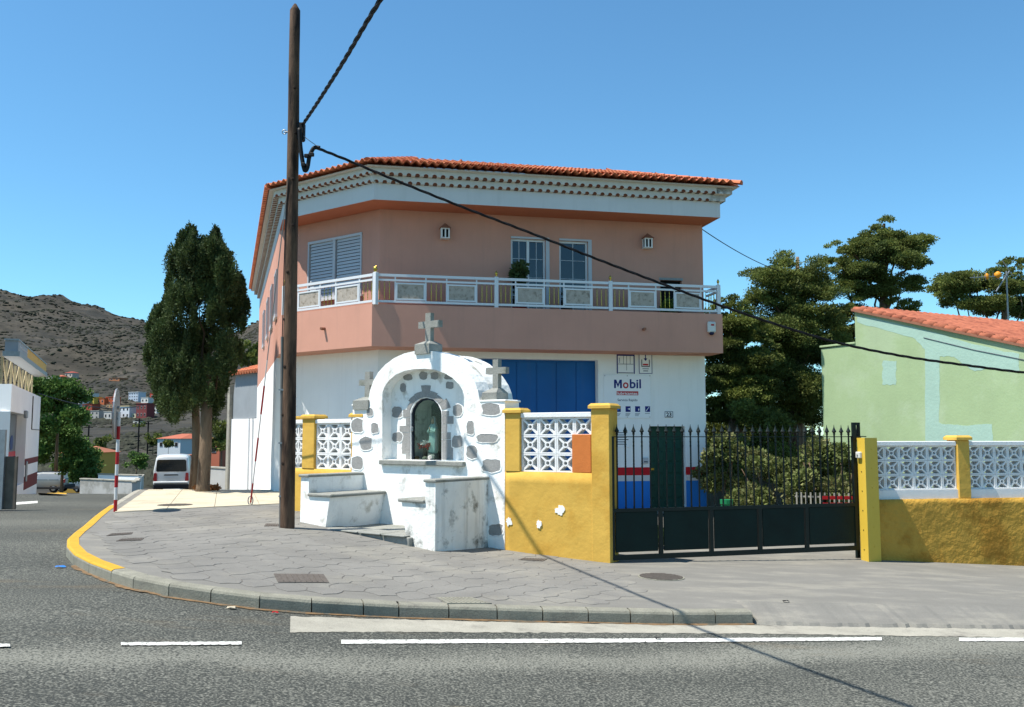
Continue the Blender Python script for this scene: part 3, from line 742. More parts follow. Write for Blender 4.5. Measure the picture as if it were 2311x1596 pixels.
def sliding(h, leaves, name):
    b = B(FF.M); f = .05
    b.box(h[0], h[1], .06, .13, h[3] - f, h[3]); b.box(h[0], h[0] + f, .06, .13, h[2], h[3] - f); b.box(h[1] - f, h[1], .06, .13, h[2], h[3] - f)
    if leaves == 2: c = (h[0] + h[1]) / 2; b.box(c - .03, c + .03, .05, .13, h[2], h[3] - f)
    wn_ = b.obj(name, m_alu, house); wd = (h[1] - h[0]) / leaves
    for k in range(leaves):
        bb = B(FF.M); bb.box(h[0] + wd * k + .04, h[0] + wd * (k + 1) - .04, .09, .1, h[2], h[3] - f); bb.obj('pane', m_gwin, wn_)
    bb = B(FF.M)
    bb.box(h[0], h[1], .3, .32, h[2], h[3]); bb.obj('curtain', m_curt, wn_)
    bb = B(FF.M)
    for k in range(1, leaves * 2):
        x = h[0] + wd / 2 * k; bb.box(x - .008, x + .008, .082, .089, h[2], h[3] - f)
    z = h[2] + .5
    while z < h[3]: bb.box(h[0] + .04, h[1] - .04, .084, .0885, z - .006, z + .006); z += .45
    bb.obj('glazing_bar', m_shut, wn_)
    bb = B(FF.M); bb.box(h[1] + .001, h[1] + .09, -.02, .0, h[2], h[3] + .05); bb.box(h[0], h[1], -.02, 0, h[3] + .001, h[3] + .05); bb.obj('surround', m_shut, wn_)
sliding(w1, 2, 'sliding_door'); sliding(w2, 1, 'balcony_door')
b = B(FF.M); b.box(w3[0], w3[1], .1, .13, w3[2], w3[3]); dd = b.obj('service_door', m_dark, house)
bb = B(FF.M); bb.box(w3[0] - .03, w3[1] + .03, -.015, 0, w3[3], w3[3] + .06); bb.obj('lintel', m_basalt, dd)
# roller-shuttered window on the chamfer
def shutter_window(F, h, leaves, name, nsl, deep=.0):
    b = B(F.M); f = .06; y0, y1 = deep - .03, deep + .06
    b.box(h[0], h[1], y0, y1, h[3] - f, h[3]); b.box(h[0], h[1], y0, y1, h[2], h[2] + f); wd = (h[1] - h[0]) / leaves
    for k in range(leaves + 1): x = h[0] + wd * k; b.box(max(h[0], x - f * .7), min(h[1], x + f * .7), y0 + .003, y1, h[2] + f, h[3] - f)
    o = b.obj(name, m_shut, house)
    bb = B(F.M); bb.box(h[0] + .02, h[1] - .02, y1 - .012, y1 - .002, h[2] + .02, h[3] - .02); bb.obj('backing', m_dark, o)
    for k in range(leaves):
        a, c = h[0] + wd * k + f * .7 + .035, h[0] + wd * (k + 1) - f * .7; hz = (h[3] - h[2] - 2 * f) / nsl
        for j in range(nsl):
            z = h[2] + f + hz * j; bb = B(F.M)
            bb.add([(a, y0 + .028, z + .006), (c, y0 + .028, z + .006), (c, y0 + .05, z + hz - .002), (a, y0 + .05, z + hz - .002), (a, y0 + .038, z + .006), (c, y0 + .038, z + .006), (c, y0 + .06, z + hz - .002), (a, y0 + .06, z + hz - .002)],
                   [(0, 1, 2, 3), (5, 4, 7, 6), (4, 5, 1, 0), (3, 2, 6, 7), (1, 5, 6, 2), (4, 0, 3, 7)])
            bb.obj('slat', m_shut, o)
    bb = B(F.M); bb.box(h[0] - .04, h[1] + .04, -.06, .0, h[2] - .05, h[2]); bb.obj('sill', m_alu, o)
    return o
shutter_window(FC, cw, 2, 'shuttered_window', 17)
for k, xx in enumerate((13.6, 11.2, 8.6, 5.6)):
    shutter_window(FL, (xx, xx + 1.0, 4.9, 6.1), 2, 'side_window', 8, -.03)
# painted bands by the front door
zr = [FF.hit(1420, y)[1] for y in (1055, 1073, 1086)]
for nm, z0, z1, m, pr in (('red_band', zr[1], zr[0], m_rband, .003), ('grey_band', zr[2], zr[1], m_fasc, .003), ('blue_band', -.3, zr[2], m_bband, .003)):
    for a, c in ((gar[1] + .02, door[0] - .002), (door[1] + .002, FF.len)):
        b = B(FF.M); b.box(a, c, -pr, .0, z0, z1); b.obj(nm, m, house)
# railing
def railing(F, x0, x1, posts, name='railing'):
    rail = None; zt = Z_P + .66
    b = B(F.M)
    for (z, r_) in ((zt, .03), (zt - .11, .022), (Z_P + .07, .025)): b.box(x0, x1, .03, .075, z - r_, z + r_)
    rail = b.obj(name, m_alu, house); out = []
    for x in posts:
        bb = B(F.M); bb.bbox(x - .045, x + .045, .008, .098, Z_P - .02, zt + .05, .008); bb.obj('post', m_alu, rail)
        bb = B(F.M); bb.lathe([(.012, 0), (.02, .01), (.012, .03), (.03, .06), (.034, .085), (.024, .11), (.008, .135), (.002, .15)], (x, .053, zt + .05), 10); bb.obj('finial', m_gold, rail, True)
    for a, c in zip(posts, posts[1:]):
        L_ = c - a; u = [0, .125, .155, .425, .455, .565, .575, .595]
        # pattern: bars, panel, bars, panel, bars
        cuts = [(.0, .16, 'b'), (.16, .42, 'p'), (.42, .58, 'b'), (.58, .84, 'p'), (.84, 1.0, 'b')]
        for t0, t1, kd in cuts:
            xa, xc = a + L_ * t0, a + L_ * t1
            if kd == 'p':
                bb = B(F.M); zz0, zz1 = Z_P + .11, zt - .16; f = .035
                bb.box(xa + .03, xc - .03, .035, .07, zz0, zz0 + f); bb.box(xa + .03, xc - .03, .035, .07, zz1 - f, zz1); bb.box(xa + .03, xa + .03 + f, .035, .07, zz0 + f, zz1 - f); bb.box(xc - .03 - f, xc - .03, .035, .07, zz0 + f, zz1 - f)
                bb.box(xa, xa + .03, .04, .066, Z_P + .095, zt - .03); bb.box(xc - .03, xc, .04, .066, Z_P + .095, zt - .03)
                bb.obj('panel_frame', m_alu, rail)
                bb = B(F.M); bb.box(xa + .066, xc - .066, .048, .058, zz0 + f + .001, zz1 - f - .001); bb.obj('stone_panel', m_marb, rail)
            else:
                for k in range(3):
                    x = xa + (xc - xa) * (k + 1) / 4; h0, h1 = Z_P + .095, zt - .132; hh_ = h1 - h0
                    bb = B(F.M); prof = []
                    for j in range(13): t = j / 12; prof.append((.004 + .009 * (.5 + .5 * math.cos(j * math.pi)) * (1 - abs(t - .5)), hh_ * t))
                    bb.lathe(prof, (x, .053, h0), 6); bb.obj('baluster', m_gold, rail, True)
    return rail
xp = [0.05] + [FP.hit(q, 655)[0] for q in (1121, 1379)] + [FP.len - .07]
railing(FP, .09, FP.len - .1, xp)
railing(FCP, .05, FCP.len - .04, [.07, FCP.len - .0 + .05])
FRr = Fr(Rr, Rb); railing(FRr, .1, WIN_F, [0.0, .0]) if False else None
b = B(FRr.M)
for (z, r_) in ((Z_P + .66, .03), (Z_P + .55, .022), (Z_P + .07, .025)): b.box(.1, WIN_F - .05, .03, .075, z - r_, z + r_)
rr_ = b.obj('return_railing', m_alu, house)
for k in range(4):
    bb = B(FRr.M); prof = [(.006 + .006 * (j % 2 == 0), .43 * j / 12) for j in range(13)]; bb.lathe(prof, (.2 + .15 * k, .053, Z_P + .095), 6); bb.obj('baluster', m_gold, rr_, True)
# spouts
def spout(F, px, py):
    x, z = F.hit(px, py); b = B(F.M); b.tube([(x, .02, z), (x, -.12, z - .01)], .035, 8); b.tube([(x, -.12, z - .01), (x, -.121, z - .0102)], .025, 8, mi=0); b.obj('water_spout', m_terra2, house)
spout(FCP, 733, 742); spout(FP, 1452, 743)

# things fixed to the house
def lantern(px, py, label):
    x, z = FF.hit(px, py); q = FF.w(x, 0, z); rt_ = thing('wall_lantern', q, label, 'lantern', 'lanterns on the upper wall')
    b = B(FF.M)
    hw = .085
    for sx in (-1, 1):
        for sy in (0, 1): b.box(x + sx * hw - .015, x + sx * hw + .015, -.19 + sy * .15 - .0, -.16 + sy * .15, z - .12, z + .08)
    b.box(x - hw - .02, x + hw + .02, -.2, -.0, z - .14, z - .12); b.box(x - hw - .02, x + hw + .02, -.2, .0, z + .08, z + .1); b.box(x - .015, x + .015, -.19, -.16, z - .12, z + .08); b.obj('body', m_latt, rt_)
    b = B(FF.M); b.box(x - hw + .01, x + hw - .01, -.155, -.03, z - .12, z + .08); b.obj('pane', m_dark, rt_)
    b = B(FF.M); e = .13
    b.add([(x - e, -.24, z + .1), (x + e, -.24, z + .1), (x + e, .0, z + .1), (x - e, .0, z + .1), (x, -.1, z + .24)], [(0, 1, 4), (1, 2, 4), (2, 3, 4), (3, 0, 4), (3, 2, 1, 0)]); b.obj('cap', m_terra2, rt_)
lantern(1003, 528, 'small white house-shaped lantern left of the balcony doors'); lantern(1458, 550, 'small white house-shaped lantern right of the balcony doors')
x, z = FP.hit(1604, 740); rt_ = thing('alarm_box', FP.w(x, 0, z), 'white rounded alarm box at the right end of the balcony front', 'alarm box')
b = B(FP.M); b.bbox(x - .1, x + .1, -.09, 0, z - .12, z + .14, .025); b.obj('case', m_plast, rt_)
b = B(FP.M); b.box(x - .03, x + .05, -.093, -.0905, z + .04, z + .08); b.obj('badge', m_redp, rt_)
b = B(FP.M); b.lathe([(.03, -.05), (.06, -.02), (.06, .015)], (x, -.05, z - .13), 10); b.obj('lamp', mat('navy_lens', s(24, 30, 70), .3), rt_, True)

# planter on the balcony
def leafmesh(b, c, r, n, sz, rnd, up=.3, flat=1.0):
    for _ in range(n):
        d = Vector((rnd.gauss(0, 1), rnd.gauss(0, 1), rnd.gauss(0, 1))).normalized(); rr = rnd.random() ** .4
        q = Vector((c[0] + d.x * r[0] * rr, c[1] + d.y * r[1] * rr, c[2] + d.z * r[2] * rr))
        a = (d + Vector((rnd.gauss(0, .6), rnd.gauss(0, .6), rnd.gauss(0, .6) + up))).normalized(); e = a.cross(Vector((rnd.gauss(0, 1), rnd.gauss(0, 1), rnd.gauss(0, 1)))).normalized()
        L_ = sz * rnd.uniform(.6, 1.4); W_ = L_ * .42
        b.add([q, q + a * L_ * .5 + e * W_, q + a * L_, q + a * L_ * .5 - e * W_], [(0, 1, 2, 3)])
x, z = FF.hit(1172, 615, -.3); q = FF.w(x, -.3, 4.2); rt_ = thing('potted_plant', q, 'bushy green plant in a red pot on the balcony', 'plant')
b = B(); b.lathe([(.14, 0), (.19, .55), (.2, .6)], tuple(q), 12); b.obj('pot', m_redp, rt_)
b = B(); leafmesh(b, (q.x, q.y, z + .0), (.2, .16, .26), 380, .09, random.Random(3)); b.obj('foliage', m_leafc, rt_)
x, z = FF.hit(1508, 690, -.3); q = FF.w(x, -.35, 4.2); rt_ = thing('potted_cactus', q, 'tall thin green plant standing before the dark service door', 'plant')
b = B(); b.lathe([(.1, 0), (.14, .3)], tuple(q), 10); b.obj('pot', m_terra, rt_)
b = B(); leafmesh(b, (q.x, q.y, 4.75), (.1, .1, .35), 90, .2, random.Random(4), 1.5); b.obj('foliage', m_leafg, rt_)

# signs
def text_obj(txt, F, x0, x1, z0, z1, y, m, parent, bold=.0, name='lettering'):
    cu = bpy.data.curves.new('t', 'FONT'); cu.body = txt; cu.size = 1; cu.offset = bold; cu.resolution_u = 3; cu.extrude = .0
    o = bpy.data.objects.new('t', cu); COL.objects.link(o); bpy.context.view_layer.update()
    me = bpy.data.meshes.new_from_object(o.evaluated_get(bpy.context.evaluated_depsgraph_get())); bpy.data.objects.remove(o); bpy.data.curves.remove(cu)
    vs = [v.co for v in me.vertices]; ax = min(v.x for v in vs); bx_ = max(v.x for v in vs); az_ = min(v.y for v in vs); bz_ = max(v.y for v in vs)
    for v in me.vertices: v.co = F.M @ Vector((x0 + (v.co.x - ax) / (bx_ - ax) * (x1 - x0), y, z0 + (v.co.y - az_) / (bz_ - az_) * (z1 - z0)))
    me.materials.append(m); me.name = name
    return link(name, me, parent)
m_navy = mat('sign_blue', s(28, 44, 130), .5, .02); m_sred = mat('sign_red', s(206, 34, 48), .5, .02); m_sgrey = mat('sign_print_grey', s(96, 100, 112), .6, .02); m_sboard = mat('sign_board', (.8, .8, .8, 1), .5, .02, 3)
def board(px0, py0, px1, py1, name, label, th=.02, m=m_sboard):
    a, c, z0, z1 = rect(FF, px0, py0, px1, py1); rt_ = thing(name, FF.w((a + c) / 2, -th, z0), label, 'sign'); b = B(FF.M); b.bbox(a, c, -th, -.001, z0, z1, .004); b.obj('board', m, rt_); return rt_, a, c, z0, z1
rt_, a, c, z0, z1 = board(1362, 846, 1469, 944, 'oil_sign', 'large white lubricants sign with blue and red lettering beside the garage door')
def H(px, py): return FF.hit(px, py)
def txt(t, px0, py0, px1, py1, m, bold=0.0, rt=None, y=-.0225):
    q = rect(FF, px0, py0, px1, py1); return text_obj(t, FF, q[0], q[1], q[2], q[3], y, m, rt, bold)
q = rect(FF, 1385, 857, 1403, 876.5); b = B(FF.M); x0_, x1_, z0_, z1_ = q; tt = (x1_ - x0_) * .24; mm_ = (x0_ + x1_) / 2; b.prism([(x0_, z0_), (x0_ + tt, z0_), (x0_ + tt, z1_ - .07), (mm_, z0_ + .02), (x1_ - tt, z1_ - .07), (x1_ - tt, z0_), (x1_, z0_), (x1_, z1_), (x1_ - tt * 1.2, z1_), (mm_, z0_ + .1), (x0_ + tt * 1.2, z1_), (x0_, z1_)], -.0225, -.0205); b.obj('lettering', m_navy, rt_); txt('o', 1405, 863, 1418, 877, m_sred, .02, rt_); txt('bil', 1420.5, 856, 1446, 877, m_navy, .02, rt_)
q = rect(FF, 1391, 883, 1440, 892.5); b = B(FF.M); b.box(q[0], q[1], -.0215, -.0195, q[2], q[3]); b.obj('red_strip', m_sred, rt_)
txt('lubricantes', 1393, 884.5, 1438, 891.5, m_sboard, .015, rt_, -.0235); txt('Servicio Rápido', 1393, 900, 1438, 907.5, m_sgrey, .01, rt_)
for k, xx in enumerate((1389, 1411, 1432.5, 1455)):
    q = rect(FF, xx, 917, xx + 11.5, 930); b = B(FF.M); b.box(q[0], q[1], -.0215, -.0195, q[2], q[3]); b.obj('pictogram', m_navy, rt_)
    mx, mz = (q[0] + q[1]) / 2, (q[2] + q[3]) / 2; wq = q[1] - q[0]; b = B(FF.M)
    if k == 0: b.prism(rgon(mx, mz, wq * .5, wq * .5, 1), -.0235, -.0217)
    elif k == 1: b.prism([(mx - wq * .1, mz + wq * .05), (mx + wq * .4, mz - wq * .2), (mx + wq * .4, mz + wq * .2)], -.0235, -.0217)
    elif k == 2: b.prism([(mx + wq * .1, mz - wq * .1), (mx + wq * .22, mz - wq * .35), (mx + wq * .36, mz - wq * .1), (mx + wq * .23, mz + wq * .2)], -.0235, -.0217)
    else: b.prism([(mx - wq * .45, mz - wq * .45), (mx - wq * .3, mz - wq * .45), (mx + wq * .4, mz + wq * .45), (mx + wq * .3, mz + wq * .45)], -.0235, -.0217)
    b.obj('pictogram_mark', m_sboard if k else m_bband, rt_)
    for r_ in range(3 - (k == 3) * 2):
        q = rect(FF, xx, 933 + r_ * 2.4, xx + 11 - r_ * 1.5, 934 + r_ * 2.4); b = B(FF.M); b.box(q[0], q[1], -.0215, -.0195, q[2], q[3]); b.obj('caption_line', m_sgrey, rt_)
for xx in (1364.5, 1415, 1466):
    for yy in (848.5, 941.5):
        x, z = H(xx, yy); b = B(FF.M); b.box(x - .008, x + .008, -.024, -.02, z - .008, z + .008); b.obj('screw', m_dark, rt_)
rt_, a, c, z0, z1 = board(1391, 800, 1432, 844, 'timetable_sign', 'blue framed notice with a ruled grid above the lubricants sign')
f = .035; b = B(FF.M); b.box(a, c, -.024, -.0203, z1 - f, z1); b.box(a, a + f * .8, -.024, -.0203, z0, z1 - f); b.box(c - f * .8, c, -.024, -.0203, z0, z1 - f); b.obj('blue_border', m_navy, rt_)
b = B(FF.M); b.box(a + f, c - f, -.023, -.0203, z0 + .01, z0 + .03); mz = z0 + (z1 - z0) * .5; b.box(a + f, c - f, -.023, -.0203, mz - .006, mz + .006)
for t in (.38, .55, .75): x = a + (c - a) * t; b.box(x - .005, x + .005, -.022, -.0203, mz if t != .55 else z0 + .08, z1 - f)
b.obj('ruled_line', m_sgrey, rt_)
b = B(FF.M); x = a + .06
for k in range(5): b.box(x, x + .02, -.022, -.0203, mz + .03 + k * .026, mz + .045 + k * .026)
b.obj('print', m_navy, rt_)
rt_, a, c, z0, z1 = board(1441, 798, 1471.5, 844, 'oil_drain_sign', 'white sign with a blue arrow pointing into a tray')
f = .014; b = B(FF.M); b.box(a, c, -.024, -.0203, z1 - f, z1); b.box(a, c, -.024, -.0203, z0, z0 + f); b.box(a, a + f, -.024, -.0203, z0 + f, z1 - f); b.box(c - f, c, -.024, -.0203, z0 + f, z1 - f); b.obj('blue_border', m_navy, rt_)
mx = (a + c) / 2; W_ = c - a; hz = z1 - z0
b = B(FF.M); b.prism([(mx - .012, z1 - f), (mx - .012, z1 - hz * .24), (mx - W_ * .14, z1 - hz * .24), (mx, z1 - hz * .37), (mx + W_ * .14, z1 - hz * .24), (mx + .012, z1 - hz * .24), (mx + .012, z1 - f)], -.0238, -.0204); b.obj('arrow', m_navy, rt_)
b = B(FF.M); t = .018; b.prism([(mx - W_ * .31, z1 - hz * .3), (mx - W_ * .31, z1 - hz * .66), (mx + W_ * .31, z1 - hz * .66), (mx + W_ * .31, z1 - hz * .3), (mx + W_ * .31 - t, z1 - hz * .3), (mx + W_ * .31 - t, z1 - hz * .66 + t), (mx - W_ * .31 + t, z1 - hz * .66 + t), (mx - W_ * .31 + t, z1 - hz * .3)], -.0236, -.0204); b.obj('tray', m_dark, rt_)
b = B(FF.M); b.box(mx - W_ * .2, mx + W_ * .2, -.023, -.0204, z1 - hz * .59, z1 - hz * .51); b.obj('red_strip', m_sred, rt_)
b = B(FF.M); b.box(mx - W_ * .24, mx + W_ * .24, -.022, -.0204, z1 - hz * .77, z1 - hz * .74); b.box(mx - W_ * .18, mx + W_ * .18, -.022, -.0204, z1 - hz * .88, z1 - hz * .84); b.obj('print', m_sgrey, rt_)
rt_, a, c, z0, z1 = board(1499.5, 928.5, 1518.5, 942.5, 'house_number', 'small grey house number plate reading 23 above the green door', .015)
txt('23', 1503, 931, 1515, 940.5, m_dark, .03, rt_, -.0165)
b = B(FF.M); f = .014; b.box(a, a + f, -.018, -.0153, z0, z1); b.box(c - f, c, -.018, -.0153, z0, z1); b.box(a + f, c - f, -.018, -.0153, z0, z0 + f); b.box(a + f, c - f, -.018, -.0153, z1 - f, z1); b.obj('patterned_border', m_sgrey, rt_)
rt_, a, c, z0, z1 = board(1380, 972, 1422, 1010, 'notice_board', 'faded white notice on the wall behind the left end of the gate', .015)
b = B(FF.M)
for k in range(6): ww = (c - a) * (.7, .5, .62, .8, .5, .6)[k]; mx = (a + c) / 2; zz = z1 - .05 - k * .055; b.box(mx - ww / 2, mx + ww / 2, -.0175, -.0153, zz - .01, zz + .01)
b.obj('print', m_sgrey, rt_)
a, c, z0, z1 = rect(FF, 1450, 1033, 1462, 1046); rt_ = thing('meter_box', FF.w(a, 0, z0), 'small grey box on the wall left of the green door', 'box')
b = B(FF.M); b.bbox(a, c, -.05, -.0035, z0, z1, .008); b.obj('case', m_shut, rt_); b = B(FF.M); b.box(a + .02, c - .02, -.053, -.0505, z0 + .03, z0 + .05); b.obj('slot', m_dark, rt_)

# ------------------------------------------------------------------ the wayside shrine
SLp = pl(795, 16.1); SRp = pl(1139, 14.0); FS = Fr(SLp, SRp); W = FS.len
zg = .05
def cc(cx, cy): return 785.3 + .1922 * cx, 760.7 + .1922 * cy
def S(cx, cy, off=0.0): return FS.hit(*cc(cx, cy), off)
mid = FS.w(W / 2, 0, 0); shrine = thing('wayside_shrine', (mid.x, mid.y, G(mid.x, mid.y)), 'whitewashed roadside shrine with arched niche, grey stones, benches and three crosses', 'shrine')
arcL = [(240, 740), (258, 630), (296, 520), (355, 415), (440, 322), (540, 248), (660, 193), (780, 166), (900, 160), (1030, 170), (1150, 203), (1258, 262), (1350, 342), (1428, 432), (1486, 525), (1524, 625), (1542, 730)]
zl = S(140, 822)[1]; zr_ = S(1680, 752)[1]; zsh = (zl + zr_) / 2
outer = [(0, -.3), (W, -.3), (W, zsh)] + [S(*q) for q in [(1544, 760)]] + [S(*q) for q in arcL[::-1]] + [S(237, 800)] + [(0, zsh)]
outer[3] = (outer[3][0], zsh); outer[-2] = (outer[-2][0], zsh)
nich = [(402, 1448), (402, 700), (408, 640), (432, 580), (482, 510), (560, 443), (660, 398), (780, 376), (900, 371), (1020, 386), (1130, 422), (1228, 482), (1300, 552), (1345, 622), (1362, 692), (1366, 1448)]
zn = (S(402, 1448)[1] + S(1366, 1448)[1]) / 2
nh = [S(*q) for q in nich]; nh[0] = (nh[0][0], zn); nh[-1] = (nh[-1][0], zn)
b = B(FS.M); b.prism(outer, 0, .22, [nh]); sb = b.obj('front_wall', m_lime, shrine)
D2 = .22
gl_ = [(735, 1446), (735, 900), (752, 838), (792, 770), (850, 727), (920, 714), (1000, 732), (1058, 788), (1094, 868), (1100, 920), (1100, 1446)]
gh = [S(*q, D2) for q in gl_]; zg0 = (gh[0][1] + gh[-1][1]) / 2; gh[0] = (gh[0][0], zg0); gh[-1] = (gh[-1][0], zg0)
arch_only = [S(237, 800), ] 
body2 = [(outer[3][0] - 0, -.3), (outer[-2][0], -.3), (outer[-2][0], zsh)] 
xl, xr = outer[-2][0], outer[3][0]
outl = [(xl, -.3), (xr, -.3), (xr, zsh)] + [S(*q) for q in arcL[::-1]] + [(xl, zsh)]
b = B(FS.M); b.prism(outl, D2 + .001, .31, [gh]); b.obj('niche_wall', m_lime, shrine)
# vault behind, hollow for the glass case
sh = lambda pts, k: [((x - (xl + xr) / 2) * k + (xl + xr) / 2, (z - zn) * k + zn) for x, z in pts]
gcx = (gh[0][0] + gh[-1][0]) / 2
inner = [(gcx + (x - gcx) * 1.25, zg0 + (z - zg0) * 1.08) for x, z in gh]; inner[0] = (inner[0][0], zg0 - .02); inner[-1] = (inner[-1][0], zg0 - .02)
ar2 = [(x, z) for x, z in outl]
b = B(FS.M); b.prism(sh(ar2, .985), .311, .82, [inner]); b.obj('vault', m_limed, shrine)
b = B(FS.M); b.prism(sh(ar2, .985), .822, .9); b.obj('back_wall', m_limed, shrine)
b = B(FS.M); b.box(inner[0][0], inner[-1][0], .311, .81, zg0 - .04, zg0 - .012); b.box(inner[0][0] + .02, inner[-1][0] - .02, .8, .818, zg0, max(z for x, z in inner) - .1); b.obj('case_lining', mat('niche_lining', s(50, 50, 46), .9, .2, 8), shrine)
# shoulders
b = B(FS.M); b.box(0, xl - .002, .221, .36, -.3, zsh); b.box(xr + .002, W, .221, .36, -.3, zsh); b.obj('shoulder', m_lime, shrine)
b = B(FS.M); b.bbox(-.02, xl - .01, -.02, .38, zsh, zsh + .035, .012); b.bbox(xr + .01, W + .03, -.02, .38, zsh, zsh + .035, .012); b.obj('shoulder_cap', m_lime, shrine)
# stones showing through the plaster
def stone(cx, cy, w_, h_, off=0.0, seed=1, poly=None, rim=True):
    p = [S(q[0], q[1], off) for q in (poly or rgon(cx, cy, w_, h_, seed, 14, 4.0, .11))]
    x0 = sum(q[0] for q in p) / len(p); z0 = sum(q[1] for q in p) / len(p)
    ks = 1.10 if rim else .985; ins = [(x0 + (x - x0) * ks, z0 + (z - z0) * ks) for x, z in p]
    b = B(FS.M); b.prism(ins, off - .007, off + .02); o = b.obj('basalt_stone', m_basalt, shrine)
    if rim:
        ou = [(x0 + (x - x0) * 1.34, z0 + (z - z0) * 1.34) for x, z in p]; md = [(x0 + (x - x0) * 1.18, z0 + (z - z0) * 1.18) for x, z in p]; n = len(p)
        b = B(FS.M); vs = [(x, off - .001, z) for x, z in ou] + [(x, off - .012, z) for x, z in md] + [(x, off - .006, z) for x, z in ins]
        b.add(vs, [(i, (i + 1) % n, (i + 1) % n + n, i + n) for i in range(n)] + [(i + n, (i + 1) % n + n, (i + 1) % n + 2 * n, i + 2 * n) for i in range(n)])
        fixn(b.obj('plaster_rim', m_lime, o, True))
    return o
for k, q in enumerate([(258, 882, 66, 86), (112, 1040, 122, 145), (318, 1072, 75, 110), (212, 1253, 130, 135), (117, 1482, 120, 145), (1683, 848, 190, 120), (1440, 1070, 75, 145), (1635, 1188, 228, 95), (1458, 1355, 112, 142), (1688, 1512, 195, 140), (1738, 2265, 150, 120)]): stone(*q, 0.0, k)
for k, q in enumerate([(707, 475, 100, 65), (888, 455, 90, 85), (1022, 455, 90, 75), (1185, 468, 90, 55), (650, 592, 62, 92), (1198, 567, 80, 75), (578, 880, 108, 112), (1290, 860, 100, 118), (580, 1175, 108, 100), (1288, 1230, 120, 128)]): stone(*q, D2, k + 30)
# dressed stone surround of the glass case
cxa, cya, ri = 917, 902, 186
def vous(a0, a1, ro):
    pts = [(cxa + (ri + 6) * math.cos(math.radians(a)), cya - (ri + 6) * math.sin(math.radians(a)) * 1.0) for a in (a0, (a0 + a1) / 2, a1)] + [(cxa + ro * math.cos(math.radians(a)), cya - ro * math.sin(math.radians(a))) for a in (a1, (a0 + a1) / 2, a0)]
    o = stone(0, 0, 0, 0, D2, 0, pts, False); o.name = 'surround_stone'; return o
for a0, a1, ro in ((166, 144, 232), (143, 122, 258), (121, 101, 268), (100, 80, 338), (79, 60, 276), (59, 38, 262), (37, 14, 300)): vous(a1, a0, ro)
for x0, x1, y0, y1 in ((652, 730, 850, 945), (682, 730, 948, 1040), (608, 730, 1042, 1116), (636, 730, 1119, 1372), (682, 730, 1375, 1444), (1106, 1186, 868, 925), (1106, 1240, 928, 1020), (1106, 1165, 1023, 1116), (1106, 1208, 1119, 1200), (1106, 1234, 1203, 1442)):
    stone(0, 0, 0, 0, D2, 0, [(x0, y1), (x1, y1), (x1, y0), (x0, y0)], False).name = 'surround_stone'
# sill
z = S(900, 1452)[1]; z2 = S(900, 1508)[1]; b = B(FS.M); b.bbox(nh[0][0] - .02, nh[-1][0] + .03, -.07, D2 - .002, z2, z, .012); b.obj('sill', m_cstone, shrine)
# glass door of the case
gx = [(gcx + (x - gcx) * .9, zg0 + .015 + (z - zg0) * .955) for x, z in gh]
gfr = [(gcx + (x - gcx) * .99, zg0 + .004 + (z - zg0) * .995) for x, z in gh]
b = B(FS.M); b.prism(gfr, .25, .285, [gx]); b.obj('case_frame', mat('dark_steel', s(26, 34, 46), .5, .1, 8), shrine)
b = B(FS.M); b.prism(gx, .264, .269); gob = b.obj('case_glass', m_gcase, shrine)
b = B(FS.M); hx = gx[1][0]; b.bbox(hx - .035, hx + .01, .215, .25, zg0 + .48, zg0 + .56, .008); b.obj('padlock', m_galv, shrine)
# crosses
def cross(cb, top, arm, off, bb_, nm='cross'):
    """shaft x0,x1 ; top y ; arms x0,x1,y0,y1 ; base x0,x1,y0,y1,ytop in picture coordinates of the enlargement"""
    x0, x1 = S(cb[0], arm[2], off)[0], S(cb[1], arm[2], off)[0]; zt = S(cb[0], top, off)[1]; zb = S(cb[0], bb_[4], off)[1]
    ax0, az1 = S(arm[0], arm[2], off); ax1, az0 = S(arm[1], arm[3], off); az0 = S(arm[0], arm[3], off)[1]
    d = max(.09, (x1 - x0) * .75)
    b = B(FS.M); b.prism([(x0, zb - .05), (x1, zb - .05), (x1, az0), (ax1, az0), (ax1, az1), (x1, az1), (x1, zt), (x0, zt), (x0, az1), (ax0, az1), (ax0, az0), (x0, az0)], off - d / 2, off + d / 2); o = b.obj(nm, m_cstone, shrine)
    bx0, bz1 = S(bb_[0], bb_[2], off); bx1, bz0 = S(bb_[1], bb_[3], off); bz0 -= .06; e = (bx1 - bx0) / 2
    b = B(FS.M); y0, y1 = off - e, off + e; cx = (x0 + x1) / 2
    b.add([(bx0, y0, bz0), (bx1, y0, bz0), (bx1, y1, bz0), (bx0, y1, bz0), (bx0, y0, bz1), (bx1, y0, bz1), (bx1, y1, bz1), (bx0, y1, bz1), (x0 - .015, off - d / 2 - .015, zb), (x1 + .015, off - d / 2 - .015, zb), (x1 + .015, off + d / 2 + .015, zb), (x0 - .015, off + d / 2 + .015, zb)],
          [(0, 3, 2, 1), (0, 1, 5, 4), (1, 2, 6, 5), (2, 3, 7, 6), (3, 0, 4, 7), (4, 5, 9, 8), (5, 6, 10, 9), (6, 7, 11, 10), (7, 4, 8, 11), (8, 9, 10, 11)]); b.obj('cross_base', m_cstone, o)
cross((930, 990), -276, (848, 1090, -172, -95), .13, (862, 1030, 98, 158, 55))
cross((1720, 1782), 268, (1640, 1872, 366, 440), .16, (1642, 1812, 660, 730, 605))
cross((220, 275), 410, (150, 345, 505, 572), .16, (152, 330, 752, 812, 706))
